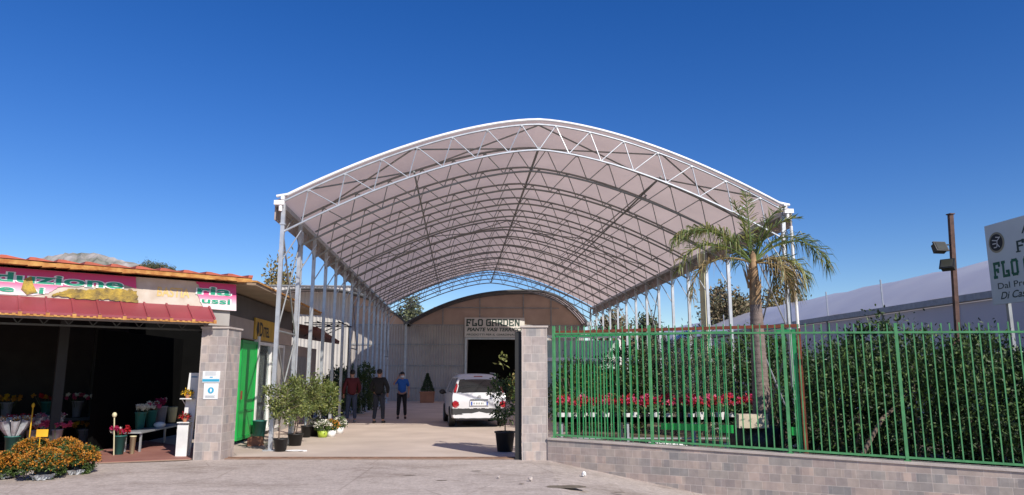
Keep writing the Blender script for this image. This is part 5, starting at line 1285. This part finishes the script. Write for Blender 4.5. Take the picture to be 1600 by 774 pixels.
g = on_ground(16, 716, .02); bucket('teal bucket of silver wrapped bunches at the left edge', (g.x, g.y, .022), M['teal'], .42, .13, ['p_white', 'p_orange'], 8, kind='wrap')
g = on_ground(48, 712, .02); bucket('grey bucket of pink and white flowers left of the yellow card', (g.x, g.y, .022), M['greybucket'], .50, .12, ['p_pink', 'p_white', 'p_mag'], 9, .24)
g = on_ground(84, 710, .02); bucket('grey bucket of pink and white flowers right of the yellow card', (g.x, g.y, .022), M['greybucket'], .50, .12, ['p_pink', 'p_pink', 'p_white'], 10, .26)
c = at(66, 677, 13.4); q = MB(); q.box((c.x, c.y, c.z), (.20, .008, .13), rz=.1); q.tube((c.x - .03, c.y, c.z - .06), (c.x - .05, c.y + .02, .03), .006, 5); tag(q.build('price_card', mat('card_yellow', (.75, .40, .02), .6)), 'yellow price card stuck between the pink flower buckets', 'card')
# dim flower buckets inside the shop
k = 0; rdi = random.Random(77)
cols = [['p_red', 'p_mag'], ['p_yellow', 'p_orange'], ['p_pink', 'p_white'], ['p_white', 'p_yellow'], ['p_red', 'p_orange']]
for row, (yy, zz, nn_) in enumerate(((4.1, .022, 9), (5.2, .62, 9))):
    for j in range(nn_):
        x = -6.6 + .68 * j; p = fw(x + rdi.uniform(-.08, .08), yy, zz)
        col = cols[(j * 3 + row) % 5]
        bucket('%s dim flower bucket from the left %s' % (ORD[j], 'on the shop floor in the shade' if row == 0 else 'on the back staging in the dark'), p, M['greybucket'] if j % 2 else M['teal'], .38, .12, col, 200 + row * 20 + j, .31, group='flower buckets in the dark of the shop')
for j in range(7):
    p = fw(-6.2 + .62 * j + rdi.uniform(-.1, .1), 3.55 + rdi.uniform(-.15, .15), .022)
    bucket('%s bucket of wrapped bunches from the left in the shade of the shop' % ORD[j], p, M['greybucket'], .40, .12, cols[(j * 2) % 5], 300 + j, .2, kind='wrap', group='wrapped bunches in the shade of the shop')
stg = thing('flower_staging', 'long staging of flower buckets at the back of the dark shop', 'staging', fw(-4, 5.2, 0), FR)
q = MB(); q.bx(-3.2, 2.9, -.3, .3, .55, .62); q.build('shelf', M['frame_dk'], stg)
for x in (-3.1, -1, 1, 2.8):
    q = MB(); q.bx(x, x + .05, -.25, .25, 0, .549); q.build('leg', M['frame_dk'], stg)
# small flower pots at the foot of the laurels
def fpot(label, px, py, potm, fl, seed, r_=.16):
    g = on_ground(px, py); t = thing('potted_flower', label, 'potted plant', (g.x, g.y, .007), 0, 'flower pots beside the laurels'); rs = np.random.default_rng(seed)
    q = MB(); q.lathe([(0, 0), (.11, 0), (.15, .17), (.14, .17), (0, .15)], n=16); q.build('pot', potm, t, True)
    q = MB(); flower_ball(q, rs, (0, 0, .28), r_ * 1.25, 420, [0, 1], [2], .07, .05, nf=170); q.build('flowers', [M['leaf'][0], M['leaf'][1], M[fl]], t)
fpot('white flowers in a lime green pot below the laurels', 504, 684, mat('lime_pot', (.35, .45, .05), .5), 'p_white', 1)
fpot('orange flowers in a white wrapped pot below the laurels', 517, 683, M['white_pl'], 'p_orange', 2)
fpot('white flowers in a white pot, furthest right below the laurels', 529, 678, M['white_pl'], 'p_white', 3)
fpot('leafy plant in a grey pot, furthest left below the laurels', 494, 680, M['greybucket'], 'p_white', 4)
g = on_ground(404, 690); b1 = bucket('large teal bucket with pale rim by the shop window', (g.x, g.y, .007), M['teal'], .50, .17, None, 3)
g = on_ground(392, 697); q = MB(); q.box((g.x + .1, g.y, .10), (.30, .3, .18), taper=.9); q.bx(g.x - .02, g.x + .22, g.y - .12, g.y + .12, .191, .21); tag(q.build('terracotta_trough', M['terracotta']), 'square terracotta trough at the foot of the shop window', 'planter')
cr = MB(); g = on_ground(463, 706); rd = random.Random(3)
cr.blob((g.x, g.y, .02), (.22, .08, .02), n=14, m=6, jit=.25, rnd=rd); tag(cr.build('plastic_sheet', M['white_pl']), 'crumpled white plastic lying beside the black pots', 'litter')
for px, py, s, lb in ((912, 745, .04, 'crumpled white paper lying on the road, largest piece'), (829, 752, .03, 'small pale scrap on the road left of the dark stain'), (779, 748, .02, 'tiny pale scrap on the road nearest the gateway')):
    g = on_ground(px, py); z = -drop(g.x); g = on_ground(px, py, z); q = MB(); q.blob((0, 0, s * .8), (s * 1.1, s, s), n=9, m=6, jit=.25, rnd=random.Random(int(px))); o = tag(q.build('litter', M['white_pl'] if px == 912 else M['cap']), lb, 'litter', 'litter on the road'); o.location = (g.x, g.y, z + .01)

# shrubs behind the people, conifer, planter
for i, (px, D, hh, rr, lb) in enumerate(((533, 30, 1.75, .75, 'dark potted shrub left of the person in red, in the shade'), (562, 31, 1.95, .8, 'yellow green bushy shrub behind the person in red'), (575, 34, 1.4, .7, 'low dark shrub in the shade behind the person in black'), (515, 27, 1.4, .6, 'dark shrub against the hut wall'))):
    p = at(px, 600, D); shrub('shrub', lb, (p.x, D, 0), (rr, rr), hh, M['hedge'] if i != 1 else M['leaf'], 3500, .11, 300 + i, 'shrubs behind the standing people')
D = 42.6; p = at(668, 600, D); cf = thing('potted_conifer', 'small dark conical conifer in a square terracotta planter', 'potted plant', (p.x, D, 0))
q = MB(); q.box((0, 0, .30), (.72, .72, .6), taper=1.08); q.box((0, 0, .60), (.82, .82, .08)); q.build('planter', M['terracotta'], cf)
rs = np.random.default_rng(4); n = 3200; z = rs.random(n) ** 1.3; a = rs.random(n) * 6.28; rr = .36 * (1 - z) * rs.uniform(.8, 1.08, n) + .02
q = MB(); q.leaves(np.stack([rr * np.cos(a), rr * np.sin(a), .68 + z * .98], 1), .08, .03, [0, 2], rs, .5); q.tube((0, 0, .6), (0, 0, 1.5), .03, 6, .01, 0); q.build('foliage', M['hedge'], cf)
